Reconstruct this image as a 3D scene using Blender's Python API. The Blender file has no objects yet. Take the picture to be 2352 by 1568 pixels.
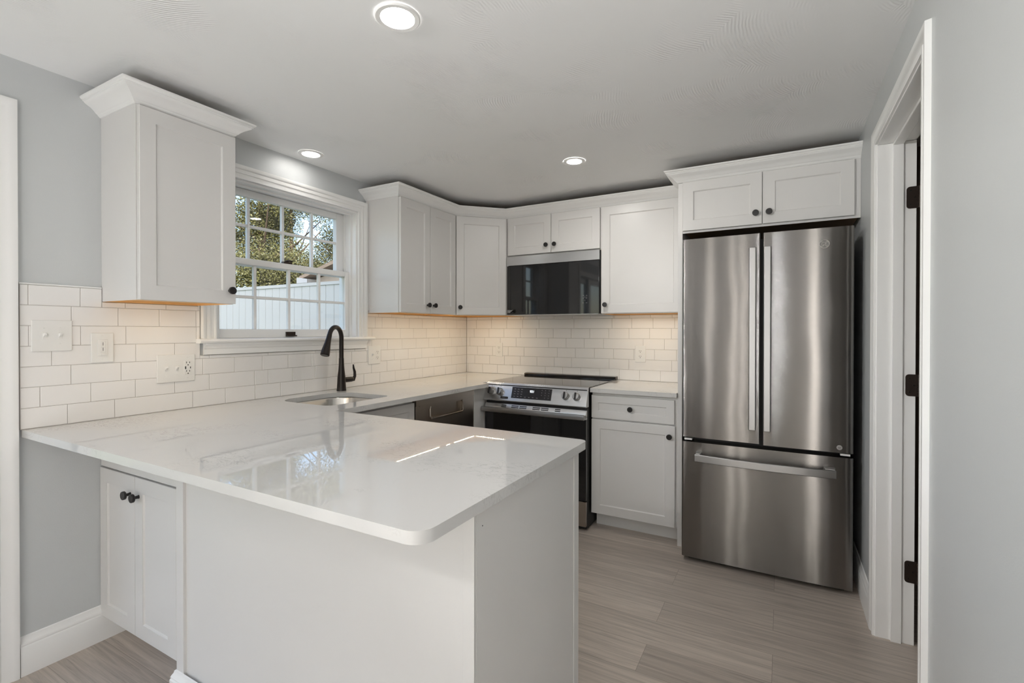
import bpy, bmesh, math, random
import numpy as np
from mathutils import Vector, Matrix
random.seed(7)
sc = bpy.context.scene
C = sc.collection
PI = math.pi

# ------------------------------------------------------------------ camera
FPX, PPY = 1113.45, 765.8
cam_d = bpy.data.cameras.new('camera')
cam = bpy.data.objects.new('camera', cam_d)
C.objects.link(cam)
cam_d.sensor_fit = 'HORIZONTAL'
cam_d.sensor_width = 36.0
cam_d.lens = FPX / 2352 * 36.0
cam_d.shift_x = 0.0
cam_d.shift_y = (PPY - 784) / 2352
cam_d.clip_start = 0.05
cam_d.clip_end = 300
yaw, pit, rol = 0.5064, -0.006, 0.001
fw = Vector((-math.sin(yaw), math.cos(yaw), 0)); rt = Vector((math.cos(yaw), math.sin(yaw), 0)); up = Vector((0, 0, 1))
F = fw * math.cos(pit) + up * math.sin(pit)
U0 = up * math.cos(pit) - fw * math.sin(pit)
R = rt * math.cos(rol) + U0 * math.sin(rol)
U = U0 * math.cos(rol) - rt * math.sin(rol)
M = Matrix((R, U, -F)).transposed().to_4x4()
M.translation = Vector((2.4644, -3.601, 1.2839))
cam.matrix_world = M
sc.camera = cam

# ------------------------------------------------------------------ view, world, lights
sc.view_settings.view_transform = 'Standard'
sc.view_settings.look = 'None'
sc.view_settings.gamma = 1.0
sc.view_settings.use_curve_mapping = False
sc.view_settings.exposure = 0.42
SKY = 0.36
SUN = 10.0
LAMP = 200.0
LAMP_NEAR = 55.0
LAMP_WINDOW = 26.0
LAMP_DINING = 60.0
STREAK_GLOW = 4.5
FILL_UPLIGHT = 265.0
FILL_UPLIGHT_PATIO = 45.0
SPOT = 118.0  # power of the fill spot added behind the camera
LED = 160.0
w = bpy.data.worlds.new('sky'); sc.world = w; w.use_nodes = True
nt = w.node_tree
sky = nt.nodes.new('ShaderNodeTexSky'); sky.sky_type = 'NISHITA'
sky.sun_disc = False; sky.sun_elevation = math.radians(48); sky.sun_rotation = math.radians(150)
sky.air_density = 1.0; sky.dust_density = 1.6
bg = nt.nodes['Background']
nt.links.new(sky.outputs[0], bg.inputs[0]); bg.inputs[1].default_value = SKY
sd = bpy.data.lights.new('sun', 'SUN'); sd.energy = SUN; sd.angle = math.radians(0.6); sd.color = (1.0, 0.95, 0.88)
so = bpy.data.objects.new('sun', sd); C.objects.link(so); so.location = (8, -8, 9)
so.rotation_euler = Vector((0.70, -0.55, 0.46)).to_track_quat('Z', 'Y').to_euler()
cy = sc.cycles
cy.max_bounces = 10; cy.diffuse_bounces = 6; cy.glossy_bounces = 5; cy.transmission_bounces = 6; cy.transparent_max_bounces = 16
cy.caustics_reflective = False; cy.caustics_refractive = False
cy.sample_clamp_indirect = 6.0
cy.use_denoising = True
# ------------------------------------------------------------------ materials
def mat(name, col, rough=0.5, metal=0.0, spec=0.5, coat=0.0, var=0.0, vscale=8.0, emit=None, estr=0.0, bump=0.0, bscale=60.0):
    m = bpy.data.materials.new(name); m.use_nodes = True
    n = m.node_tree.nodes; l = m.node_tree.links
    b = n['Principled BSDF']
    b.inputs['Base Color'].default_value = (*col, 1)
    b.inputs['Roughness'].default_value = rough
    b.inputs['Metallic'].default_value = metal
    b.inputs['Specular IOR Level'].default_value = spec
    b.inputs['Coat Weight'].default_value = coat
    if emit:
        b.inputs['Emission Color'].default_value = (*emit, 1); b.inputs['Emission Strength'].default_value = estr
    tc = n.new('ShaderNodeTexCoord')
    if var > 0:
        nz = n.new('ShaderNodeTexNoise'); nz.inputs['Scale'].default_value = vscale; nz.inputs['Detail'].default_value = 3
        mr = n.new('ShaderNodeMapRange'); mr.inputs['To Min'].default_value = 1 - var; mr.inputs['To Max'].default_value = 1 + var
        mx = n.new('ShaderNodeVectorMath'); mx.operation = 'SCALE'; mx.inputs[0].default_value = col
        l.new(tc.outputs['Object'], nz.inputs['Vector']); l.new(nz.outputs['Fac'], mr.inputs['Value'])
        l.new(mr.outputs[0], mx.inputs['Scale']); l.new(mx.outputs[0], b.inputs['Base Color'])
    if bump > 0:
        nz = n.new('ShaderNodeTexNoise'); nz.inputs['Scale'].default_value = bscale; nz.inputs['Detail'].default_value = 2
        bp = n.new('ShaderNodeBump'); bp.inputs['Strength'].default_value = bump; bp.inputs['Distance'].default_value = 0.002
        l.new(tc.outputs['Object'], nz.inputs['Vector']); l.new(nz.outputs['Fac'], bp.inputs['Height']); l.new(bp.outputs[0], b.inputs['Normal'])
    return m

M_ = {}
M_['cab'] = mat('cabinet_paint', (0.70, 0.688, 0.675), 0.34, var=0.01)
M_['trim'] = mat('trim_paint', (0.85, 0.845, 0.835), 0.33, var=0.01)
M_['wall'] = mat('wall_paint', (0.57, 0.585, 0.59), 0.42, var=0.012, vscale=3, bump=0.12, bscale=220)
M_['wallout'] = mat('siding', (0.7, 0.7, 0.68), 0.6, var=0.03)
M_['maple'] = mat('cabinet_underside_wood', (0.84, 0.52, 0.22), 0.45, var=0.08, vscale=14)
M_['rawtop'] = mat('cabinet_top_wood', (0.28, 0.17, 0.09), 0.6, var=0.1)
M_['black'] = mat('black_metal', (0.014, 0.012, 0.012), 0.36, var=0.1)
M_['bronze'] = mat('oil_rubbed_bronze', (0.022, 0.017, 0.015), 0.3, metal=0.5, var=0.1)
M_['hinge'] = mat('hinge_bronze', (0.045, 0.032, 0.026), 0.38, metal=0.6, var=0.1)
M_['plast'] = mat('white_plastic', (0.80, 0.79, 0.77), 0.28, var=0.01)
M_['slot'] = mat('dark_slot', (0.02, 0.02, 0.02), 0.6, var=0.1)
M_['bglass'] = mat('black_glass', (0.006, 0.006, 0.007), 0.04, spec=0.62, var=0.1)
M_['cooktop'] = mat('cooktop_glass', (0.012, 0.010, 0.010), 0.06, spec=0.8, var=0.1)
M_['case'] = mat('appliance_case', (0.012, 0.011, 0.011), 0.5, var=0.1)
M_['panel'] = mat('display_panel', (0.018, 0.016, 0.018), 0.2, var=0.1)
M_['glyph'] = mat('panel_print', (0.24, 0.225, 0.24), 0.5, var=0.02)
M_['digit'] = mat('lit_digits', (0.9, 0.9, 1.0), 0.4, emit=(0.9, 0.95, 1.0), estr=1.6, var=0.01)
M_['lamp'] = mat('lamp_diffuser', (0.9, 0.9, 0.9), 0.4, emit=(1.0, 0.97, 0.92), estr=LAMP, var=0.01)
M_['lamp3'] = mat('window_lamp_diffuser', (0.9, 0.9, 0.9), 0.4, emit=(1.0, 0.97, 0.92), estr=LAMP_WINDOW, var=0.01)
M_['lamp4'] = mat('near_lamp_diffuser', (0.9, 0.9, 0.9), 0.4, emit=(1.0, 0.97, 0.92), estr=LAMP_NEAR, var=0.01)
M_['fill_uplamp'] = mat('fill_uplight_lens', (0.9, 0.9, 0.9), 0.4, emit=(0.92, 0.97, 1.0), estr=FILL_UPLIGHT, var=0.01)
M_['fill_uplamp2'] = mat('patio_fill_lens', (0.9, 0.9, 0.9), 0.4, emit=(0.92, 0.97, 1.0), estr=FILL_UPLIGHT_PATIO, var=0.01)
M_['streak_glow'] = mat('streak_column_glow', (0.9, 0.9, 0.9), 0.4, emit=(1.0, 0.95, 0.88), estr=STREAK_GLOW, var=0.01)
M_['bounce_slab'] = mat('bounce_slab_concrete', (0.62, 0.60, 0.57), 0.8, var=0.05)
M_['lamp2'] = mat('dining_lamp_diffuser', (0.9, 0.9, 0.9), 0.4, emit=(1.0, 0.94, 0.86), estr=LAMP_DINING, var=0.01)
M_['led'] = mat('led_diode', (0.9, 0.85, 0.7), 0.4, emit=(1.0, 0.85, 0.60), estr=LED, var=0.01)
M_['grout'] = mat('grout', (0.40, 0.37, 0.35), 0.8, var=0.03)
M_['vinyl'] = mat('fence_vinyl', (0.64, 0.625, 0.60), 0.5, var=0.04, vscale=2)
M_['leaf'] = mat('leaves', (0.095, 0.092, 0.028), 0.55, var=0.6, vscale=1.3)
M_['leaf2'] = mat('leaves_light', (0.15, 0.142, 0.048), 0.55, var=0.5, vscale=1.7)
M_['bark'] = mat('bark', (0.09, 0.06, 0.04), 0.9, var=0.3)
M_['lawn'] = mat('lawn_grass', (0.10, 0.13, 0.05), 0.9, var=0.35, vscale=3)
M_['shingle'] = mat('roof_shingle', (0.42, 0.31, 0.22), 0.85, var=0.15, vscale=9)
M_['shedwall'] = mat('shed_siding', (0.50, 0.40, 0.31), 0.7, var=0.06)
M_['hall_dim'] = mat('dim_hall_wall', (0.20, 0.15, 0.11), 0.7, var=0.05)  # wall colour darkened to stand for the dimness of the hall
M_['chrome'] = mat('bright_metal', (0.72, 0.71, 0.70), 0.16, metal=1.0, var=0.02)
M_['badge'] = mat('badge_metal', (0.78, 0.75, 0.71), 0.35, metal=0.5, var=0.02)
M_['badged'] = mat('badge_recess', (0.22, 0.21, 0.20), 0.4, metal=0.3, var=0.05)

def steel(name, col, rough, aniso, rot, axis='Z', wob=0.0, grain=0.0):
    m = mat(name, col, rough, metal=1.0)
    n = m.node_tree.nodes; l = m.node_tree.links; b = n['Principled BSDF']
    b.inputs['Anisotropic'].default_value = aniso; b.inputs['Anisotropic Rotation'].default_value = rot
    t = n.new('ShaderNodeTangent'); t.direction_type = 'RADIAL'; t.axis = axis
    l.new(t.outputs[0], b.inputs['Tangent'])
    tc = n.new('ShaderNodeTexCoord'); mp = n.new('ShaderNodeMapping'); mp.inputs['Scale'].default_value = (3, 3, 900)
    nz = n.new('ShaderNodeTexNoise'); nz.inputs['Scale'].default_value = 1.0; nz.inputs['Detail'].default_value = 4
    mr = n.new('ShaderNodeMapRange'); mr.inputs['To Min'].default_value = rough * 0.96; mr.inputs['To Max'].default_value = rough * 1.04
    l.new(tc.outputs['Object'], mp.inputs[0]); l.new(mp.outputs[0], nz.inputs['Vector']); l.new(nz.outputs['Fac'], mr.inputs['Value']); l.new(mr.outputs[0], b.inputs['Roughness'])
    # brushed grain: fine horizontal scratches tip the surface up and down, so lights smear into upright streaks
    geo = n.new('ShaderNodeNewGeometry')
    m2 = n.new('ShaderNodeMapping'); m2.inputs['Scale'].default_value = (1300, 1300, 60000); l.new(tc.outputs['Object'], m2.inputs[0])
    n3 = n.new('ShaderNodeTexNoise'); n3.inputs['Scale'].default_value = 1.0; n3.inputs['Detail'].default_value = 1; l.new(m2.outputs[0], n3.inputs['Vector'])
    mr2 = n.new('ShaderNodeMapRange'); mr2.inputs['To Min'].default_value = -grain; mr2.inputs['To Max'].default_value = grain; l.new(n3.outputs['Fac'], mr2.inputs['Value'])
    cz = n.new('ShaderNodeCombineXYZ'); l.new(mr2.outputs[0], cz.inputs[2])
    base = geo.outputs['Normal']
    if wob > 0:   # the slight waviness of thin sheet metal
        n2 = n.new('ShaderNodeTexNoise'); n2.inputs['Scale'].default_value = 2.2; n2.inputs['Detail'].default_value = 1
        bp = n.new('ShaderNodeBump'); bp.inputs['Strength'].default_value = 1.0; bp.inputs['Distance'].default_value = wob
        l.new(tc.outputs['Object'], n2.inputs['Vector']); l.new(n2.outputs['Fac'], bp.inputs['Height']); base = bp.outputs[0]
    ad = n.new('ShaderNodeVectorMath'); l.new(base, ad.inputs[0]); l.new(cz.outputs[0], ad.inputs[1])
    no = n.new('ShaderNodeVectorMath'); no.operation = 'NORMALIZE'; l.new(ad.outputs[0], no.inputs[0]); l.new(no.outputs[0], b.inputs['Normal'])
    return m
M_['steel'] = steel('brushed_stainless', (0.235, 0.224, 0.214), 0.12, 0.8, 0.25, wob=0.004, grain=0.75)
M_['steelh'] = steel('satin_stainless', (0.42, 0.415, 0.41), 0.34, 0.5, 0.25)
M_['steelr'] = steel('range_stainless', (0.62, 0.62, 0.63), 0.26, 0.5, 0.25)
M_['steeld'] = steel('dark_stainless', (0.40, 0.355, 0.31), 0.30, 0.8, 0.25)
M_['sink'] = steel('sink_stainless', (0.62, 0.59, 0.55), 0.24, 0.4, 0.0)

def tile_mat():
    m = mat('glossy_subway_tile', (0.83, 0.81, 0.795), 0.10, spec=0.5)
    return m
M_['tile'] = tile_mat()

def quartz():
    m = mat('white_quartz', (0.63, 0.622, 0.61), 0.016, spec=0.5)
    n = m.node_tree.nodes; l = m.node_tree.links; b = n['Principled BSDF']
    tc = n['Texture Coordinate']
    mp = n.new('ShaderNodeMapping'); mp.inputs['Rotation'].default_value = (0, 0, 0.5); mp.inputs['Scale'].default_value = (1.0, 1.9, 1.0)
    l.new(tc.outputs['Object'], mp.inputs[0])
    v = n.new('ShaderNodeTexNoise'); v.inputs['Scale'].default_value = 15; v.inputs['Detail'].default_value = 7; v.inputs['Roughness'].default_value = 0.62; v.inputs['Distortion'].default_value = 1.4
    l.new(mp.outputs[0], v.inputs['Vector'])
    d = n.new('ShaderNodeMath'); d.operation = 'SUBTRACT'; d.inputs[1].default_value = 0.5; l.new(v.outputs['Fac'], d.inputs[0])
    a = n.new('ShaderNodeMath'); a.operation = 'ABSOLUTE'; l.new(d.outputs[0], a.inputs[0])
    r = n.new('ShaderNodeMapRange'); r.inputs['From Min'].default_value = 0.0; r.inputs['From Max'].default_value = 0.020; r.inputs['To Min'].default_value = 1; r.inputs['To Max'].default_value = 0
    l.new(a.outputs[0], r.inputs['Value'])
    k = n.new('ShaderNodeTexNoise'); k.inputs['Scale'].default_value = 3.6; k.inputs['Detail'].default_value = 3; l.new(tc.outputs['Object'], k.inputs['Vector'])
    kr = n.new('ShaderNodeMapRange'); kr.inputs['From Min'].default_value = 0.53; kr.inputs['From Max'].default_value = 0.68; l.new(k.outputs['Fac'], kr.inputs['Value'])
    mu = n.new('ShaderNodeMath'); mu.operation = 'MULTIPLY'; l.new(r.outputs[0], mu.inputs[0]); l.new(kr.outputs[0], mu.inputs[1])
    m2 = n.new('ShaderNodeMath'); m2.operation = 'MULTIPLY'; m2.inputs[1].default_value = 0.6; l.new(mu.outputs[0], m2.inputs[0])
    mix = n.new('ShaderNodeMix'); mix.data_type = 'RGBA'
    mix.inputs['A'].default_value = (0.63, 0.622, 0.61, 1); mix.inputs['B'].default_value = (0.26, 0.255, 0.25, 1)
    l.new(m2.outputs[0], mix.inputs['Factor']); l.new(mix.outputs['Result'], b.inputs['Base Color'])
    return m
M_['quartz'] = quartz()

def ceiling_mat():
    m = mat('textured_ceiling_paint', (0.89, 0.89, 0.89), 0.62)
    n = m.node_tree.nodes; l = m.node_tree.links; b = n['Principled BSDF']; tc = n['Texture Coordinate']
    # brushed swirl plaster: fans of fine ridges around scattered centres
    nz0 = n.new('ShaderNodeTexNoise'); nz0.inputs['Scale'].default_value = 2.2; nz0.inputs['Detail'].default_value = 2
    l.new(tc.outputs['Object'], nz0.inputs['Vector'])
    add = n.new('ShaderNodeVectorMath'); add.operation = 'MULTIPLY_ADD'; add.inputs[1].default_value = (0.10, 0.10, 0.0)
    l.new(nz0.outputs['Color'], add.inputs[0]); l.new(tc.outputs['Object'], add.inputs[2])
    vo = n.new('ShaderNodeTexVoronoi'); vo.voronoi_dimensions = '2D'; vo.inputs['Scale'].default_value = 2.3; l.new(add.outputs[0], vo.inputs['Vector'])
    dl = n.new('ShaderNodeVectorMath'); dl.operation = 'SUBTRACT'; l.new(add.outputs[0], dl.inputs[0]); l.new(vo.outputs['Position'], dl.inputs[1])
    of = n.new('ShaderNodeVectorMath'); of.inputs[1].default_value = (-0.38, 0.10, 0.0); l.new(dl.outputs[0], of.inputs[0])
    fl = n.new('ShaderNodeVectorMath'); fl.operation = 'MULTIPLY'; fl.inputs[1].default_value = (1, 1, 0); l.new(of.outputs[0], fl.inputs[0])
    le = n.new('ShaderNodeVectorMath'); le.operation = 'LENGTH'; l.new(fl.outputs[0], le.inputs[0])
    nw = n.new('ShaderNodeTexNoise'); nw.inputs['Scale'].default_value = 22.0; nw.inputs['Detail'].default_value = 3; l.new(tc.outputs['Object'], nw.inputs['Vector'])
    wd = n.new('ShaderNodeMath'); wd.operation = 'MULTIPLY_ADD'; wd.inputs[1].default_value = 0.007; l.new(nw.outputs['Fac'], wd.inputs[0]); l.new(le.outputs['Value'], wd.inputs[2])
    sc_ = n.new('ShaderNodeMath'); sc_.operation = 'MULTIPLY'; sc_.inputs[1].default_value = 600.0; l.new(wd.outputs[0], sc_.inputs[0])
    si = n.new('ShaderNodeMath'); si.operation = 'SINE'; l.new(sc_.outputs[0], si.inputs[0])
    mk = n.new('ShaderNodeTexNoise'); mk.inputs['Scale'].default_value = 4.2; mk.inputs['Detail'].default_value = 4; l.new(tc.outputs['Object'], mk.inputs['Vector'])
    mr = n.new('ShaderNodeMapRange'); mr.inputs['From Min'].default_value = 0.47; mr.inputs['From Max'].default_value = 0.66; l.new(mk.outputs['Fac'], mr.inputs['Value'])
    mu = n.new('ShaderNodeMath'); mu.operation = 'MULTIPLY'; l.new(si.outputs[0], mu.inputs[0]); l.new(mr.outputs[0], mu.inputs[1])
    bp = n.new('ShaderNodeBump'); bp.inputs['Strength'].default_value = 0.6; bp.inputs['Distance'].default_value = 0.0012
    l.new(mu.outputs[0], bp.inputs['Height']); l.new(bp.outputs[0], b.inputs['Normal'])
    return m
M_['ceil'] = ceiling_mat()

def floor_mat():
    m = mat('vinyl_plank', (0.4, 0.35, 0.3), 0.42)
    n = m.node_tree.nodes; l = m.node_tree.links; b = n['Principled BSDF']; tc = n['Texture Coordinate']
    br = n.new('ShaderNodeTexBrick'); br.offset = 0.37; br.offset_frequency = 2
    br.inputs['Scale'].default_value = 1.0; br.inputs['Brick Width'].default_value = 1.22; br.inputs['Row Height'].default_value = 0.178
    br.inputs['Mortar Size'].default_value = 0.0009; br.inputs['Mortar Smooth'].default_value = 0.2; br.inputs['Bias'].default_value = 0.0
    br.inputs['Color1'].default_value = (0.0, 0.0, 0.0, 1); br.inputs['Color2'].default_value = (1, 1, 1, 1); br.inputs['Mortar'].default_value = (0.5, 0.5, 0.5, 1)
    l.new(tc.outputs['Object'], br.inputs['Vector'])
    # per plank tone
    ramp = n.new('ShaderNodeMix'); ramp.data_type = 'RGBA'; ramp.inputs['A'].default_value = (0.42, 0.365, 0.32, 1); ramp.inputs['B'].default_value = (0.57, 0.50, 0.44, 1)
    l.new(br.outputs['Color'], ramp.inputs['Factor'])
    # long grain, shifted from plank to plank
    mp = n.new('ShaderNodeMapping'); mp.inputs['Scale'].default_value = (2.2, 55, 1); l.new(tc.outputs['Object'], mp.inputs[0])
    sh = n.new('ShaderNodeVectorMath'); sh.operation = 'MULTIPLY_ADD'; sh.inputs[1].default_value = (31, 17, 3); l.new(br.outputs['Color'], sh.inputs[0]); l.new(mp.outputs[0], sh.inputs[2])
    g = n.new('ShaderNodeTexNoise'); g.inputs['Scale'].default_value = 1.0; g.inputs['Detail'].default_value = 7; g.inputs['Roughness'].default_value = 0.66; g.inputs['Distortion'].default_value = 0.7
    l.new(sh.outputs[0], g.inputs['Vector'])
    gr = n.new('ShaderNodeMapRange'); gr.inputs['From Min'].default_value = 0.25; gr.inputs['From Max'].default_value = 0.75; gr.inputs['To Min'].default_value = 0.66; gr.inputs['To Max'].default_value = 1.30
    l.new(g.outputs['Fac'], gr.inputs['Value'])
    k = n.new('ShaderNodeTexNoise'); k.inputs['Scale'].default_value = 2.4; k.inputs['Detail'].default_value = 4; l.new(mp.outputs[0], k.inputs['Vector'])
    kr = n.new('ShaderNodeMapRange'); kr.inputs['From Min'].default_value = 0.60; kr.inputs['From Max'].default_value = 0.72; kr.inputs['To Min'].default_value = 1.0; kr.inputs['To Max'].default_value = 0.72
    l.new(k.outputs['Fac'], kr.inputs['Value'])
    m1 = n.new('ShaderNodeMath'); m1.operation = 'MULTIPLY'; l.new(gr.outputs[0], m1.inputs[0]); l.new(kr.outputs[0], m1.inputs[1])
    sc_ = n.new('ShaderNodeVectorMath'); sc_.operation = 'SCALE'; l.new(ramp.outputs['Result'], sc_.inputs[0]); l.new(m1.outputs[0], sc_.inputs['Scale'])
    mo = n.new('ShaderNodeMix'); mo.data_type = 'RGBA'; mo.inputs['B'].default_value = (0.27, 0.23, 0.195, 1)
    l.new(br.outputs['Fac'], mo.inputs['Factor']); l.new(sc_.outputs[0], mo.inputs['A']); l.new(mo.outputs['Result'], b.inputs['Base Color'])
    bp = n.new('ShaderNodeBump'); bp.inputs['Strength'].default_value = 0.25; bp.inputs['Distance'].default_value = 0.001
    l.new(g.outputs['Fac'], bp.inputs['Height']); l.new(bp.outputs[0], b.inputs['Normal'])
    return m
M_['floor'] = floor_mat()

def glass_mat():
    m = bpy.data.materials.new('window_glass'); m.use_nodes = True
    n = m.node_tree.nodes; l = m.node_tree.links; n.remove(n['Principled BSDF'])
    t = n.new('ShaderNodeBsdfTransparent'); t.inputs[0].default_value = (0.97, 0.98, 0.975, 1)
    g = n.new('ShaderNodeBsdfGlossy'); g.inputs['Roughness'].default_value = 0.01
    lw_ = n.new('ShaderNodeLayerWeight'); lw_.inputs['Blend'].default_value = 0.5
    pw = n.new('ShaderNodeMath'); pw.operation = 'POWER'; pw.inputs[1].default_value = 5.0; l.new(lw_.outputs['Facing'], pw.inputs[0])
    fr = n.new('ShaderNodeMath'); fr.operation = 'MULTIPLY_ADD'; fr.inputs[1].default_value = 0.95; fr.inputs[2].default_value = 0.04; l.new(pw.outputs[0], fr.inputs[0])
    mx = n.new('ShaderNodeMixShader'); l.new(fr.outputs[0], mx.inputs[0]); l.new(t.outputs[0], mx.inputs[1]); l.new(g.outputs[0], mx.inputs[2])
    l.new(mx.outputs[0], n['Material Output'].inputs[0])
    return m
M_['glass'] = glass_mat()

# ------------------------------------------------------------------ mesh helpers
class B:
    """collects shapes in world coordinates; obj() links them as ONE mesh object"""
    def __init__(s): s.v = []; s.f = []
    def add(s, vs, fs):
        o = len(s.v); s.v += [Vector(v) for v in vs]; s.f += [tuple(i + o for i in f) for f in fs]; return s
    def box(s, x0, x1, y0, y1, z0, z1):
        return s.fbox(W0, x0, x1, z0, z1, -y1, -y0) if False else s.add(
            [(x0, y0, z0), (x1, y0, z0), (x1, y1, z0), (x0, y1, z0), (x0, y0, z1), (x1, y0, z1), (x1, y1, z1), (x0, y1, z1)],
            [(0, 3, 2, 1), (4, 5, 6, 7), (0, 1, 5, 4), (1, 2, 6, 5), (2, 3, 7, 6), (3, 0, 4, 7)])
    def fbox(s, fr, u0, u1, v0, v1, n0, n1):
        P = [fr(u, v, n) for n in (n0, n1) for (u, v) in ((u0, v0), (u1, v0), (u1, v1), (u0, v1))]
        return s.add(P, [(0, 3, 2, 1), (4, 5, 6, 7), (0, 1, 5, 4), (1, 2, 6, 5), (2, 3, 7, 6), (3, 0, 4, 7)])
    def prism(s, pts, a, b, fn):
        """pts: polygon; fn(p, t) -> world point, t in {a, b}"""
        n = len(pts)
        vs = [fn(p, a) for p in pts] + [fn(p, b) for p in pts]
        fs = [tuple(range(n))[::-1], tuple(range(n, 2 * n))] + [(i, (i + 1) % n, n + (i + 1) % n, n + i) for i in range(n)]
        return s.add(vs, fs)
    def lathe(s, prof, fn, seg=24, caps=True):
        """prof: (r, h) list; fn(x, y, h) -> world"""
        vs = []; fs = []; m = len(prof)
        for (r, h) in prof:
            for k in range(seg):
                a = 2 * PI * k / seg; vs.append(fn(r * math.cos(a), r * math.sin(a), h))
        for i in range(m - 1):
            for k in range(seg):
                k2 = (k + 1) % seg; fs.append((i * seg + k, i * seg + k2, (i + 1) * seg + k2, (i + 1) * seg + k))
        if caps:
            fs.append(tuple(range(seg))[::-1]); fs.append(tuple(range((m - 1) * seg, m * seg)))
        return s.add(vs, fs)
    def tube(s, path, rad, seg=12, sx=1.0):
        path = [Vector(p) for p in path]; n = len(path)
        if not hasattr(rad, '__len__'): rad = [rad] * n
        T = []
        for i in range(n):
            d = path[min(i + 1, n - 1)] - path[max(i - 1, 0)]; T.append(d.normalized())
        ref = Vector((0, 0, 1)) if abs(T[0].z) < 0.9 else Vector((1, 0, 0))
        nrm = T[0].cross(ref).normalized(); vs = []; fs = []
        for i in range(n):
            nrm = (nrm - T[i] * nrm.dot(T[i])).normalized(); bi = T[i].cross(nrm)
            for k in range(seg):
                a = 2 * PI * k / seg; vs.append(path[i] + nrm * (rad[i] * sx * math.cos(a)) + bi * (rad[i] * math.sin(a)))
        for i in range(n - 1):
            for k in range(seg):
                k2 = (k + 1) % seg; fs.append((i * seg + k, i * seg + k2, (i + 1) * seg + k2, (i + 1) * seg + k))
        fs.append(tuple(range(seg))[::-1]); fs.append(tuple(range((n - 1) * seg, n * seg)))
        return s.add(vs, fs)
    def sweep(s, path, prof, fn, closed=False):
        """path: 2D points; prof: closed list of (offset to the right of the path, height); mitred; fn(x, y, h) -> world"""
        n = len(path); P = [Vector(p) for p in path]; m = len(prof); vs = []; fs = []
        def nor(a, b):
            d = (b - a).normalized(); return Vector((d.y, -d.x))
        for i in range(n):
            if closed: n0 = nor(P[i - 1], P[i]); n1 = nor(P[i], P[(i + 1) % n])
            else:
                n0 = nor(P[i - 1], P[i]) if i > 0 else nor(P[0], P[1]); n1 = nor(P[i], P[i + 1]) if i < n - 1 else n0
                if i == 0: n0 = n1
            mit = (n0 + n1); mit = mit / (1 + n0.dot(n1))
            for (o, h) in prof:
                q = P[i] + mit * o; vs.append(fn(q.x, q.y, h))
        for i in range(n if closed else n - 1):
            j = (i + 1) % n
            for k in range(m):
                k2 = (k + 1) % m; fs.append((i * m + k, j * m + k, j * m + k2, i * m + k2))
        if not closed:
            fs.append(tuple(range(m))); fs.append(tuple(range((n - 1) * m, n * m))[::-1])
        return s.add(vs, fs)

def root_loc(p):
    while p.parent: p = p.parent
    return p.location
def obj(name, b, m, parent=None, bev=0.0, seg=2, label=None, loc=None):
    me = bpy.data.meshes.new(name)
    off = Vector(root_loc(parent)) if parent else Vector(loc or (0, 0, 0))
    me.from_pydata([tuple(v - off) for v in b.v], [], b.f); me.validate()
    bm = bmesh.new(); bm.from_mesh(me); bmesh.ops.recalc_face_normals(bm, faces=bm.faces); bm.to_mesh(me); bm.free()
    me.materials.append(M_[m] if isinstance(m, str) else m)
    for p in me.polygons: p.use_smooth = True
    me.set_sharp_from_angle(angle=math.radians(32))
    o = bpy.data.objects.new(name, me); C.objects.link(o)
    if parent: o.parent = parent
    else: o.location = off
    if bev > 0:
        bv = o.modifiers.new('bevel', 'BEVEL'); bv.width = bev; bv.segments = seg; bv.limit_method = 'ANGLE'; bv.angle_limit = math.radians(40)
        bv.harden_normals = True
    if label: o['label'] = label
    return o
def tag(o, label, cat, group=None):
    o['label'] = label; o['category'] = cat
    if group: o['group'] = group
    return o
def thing(name, label, cat, loc=(0, 0, 0), group=None):
    o = bpy.data.objects.new(name, None); C.objects.link(o); o.location = loc; o.empty_display_size = 0.1
    return tag(o, label, cat, group)
def struct(name, b, m, parent=None, bev=0.0):
    o = obj(name, b, m, parent, bev)
    if not parent: o['kind'] = 'structure'
    return o
def frame(o, u, n):
    """local frame on a vertical face: u along the face, v up, n outward"""
    o = Vector(o); u = Vector(u); n = Vector(n); z = Vector((0, 0, 1))
    return lambda a, b, c: o + u * a + z * b + n * c
FY = frame((0, 0, 0), (1, 0, 0), (0, -1, 0))      # faces -y : fr(x, z, -y)
FX = frame((0, 0, 0), (0, 1, 0), (1, 0, 0))       # faces +x : fr(y, z, x)
FR = frame((0, 0, 0), (0, 1, 0), (-1, 0, 0))      # faces -x : fr(y, z, -x)
XY = lambda x, y, h: Vector((x, y, h))

def text_mesh(name, s, size, fr, u, v, n, m, parent, thick=0.0004, align='CENTER'):
    cu = bpy.data.curves.new(name, 'FONT'); cu.body = s; cu.size = size; cu.align_x = align; cu.align_y = 'CENTER'; cu.extrude = thick
    tmp = bpy.data.objects.new(name + '_tmp', cu); C.objects.link(tmp)
    dg = bpy.context.evaluated_depsgraph_get(); me = bpy.data.meshes.new_from_object(tmp.evaluated_get(dg))
    C.objects.unlink(tmp); bpy.data.objects.remove(tmp)
    b = B(); b.add([fr(u + q.co.x, v + q.co.y, n + q.co.z) for q in me.vertices], [tuple(p.vertices) for p in me.polygons])
    return obj(name, b, m, parent)

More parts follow.
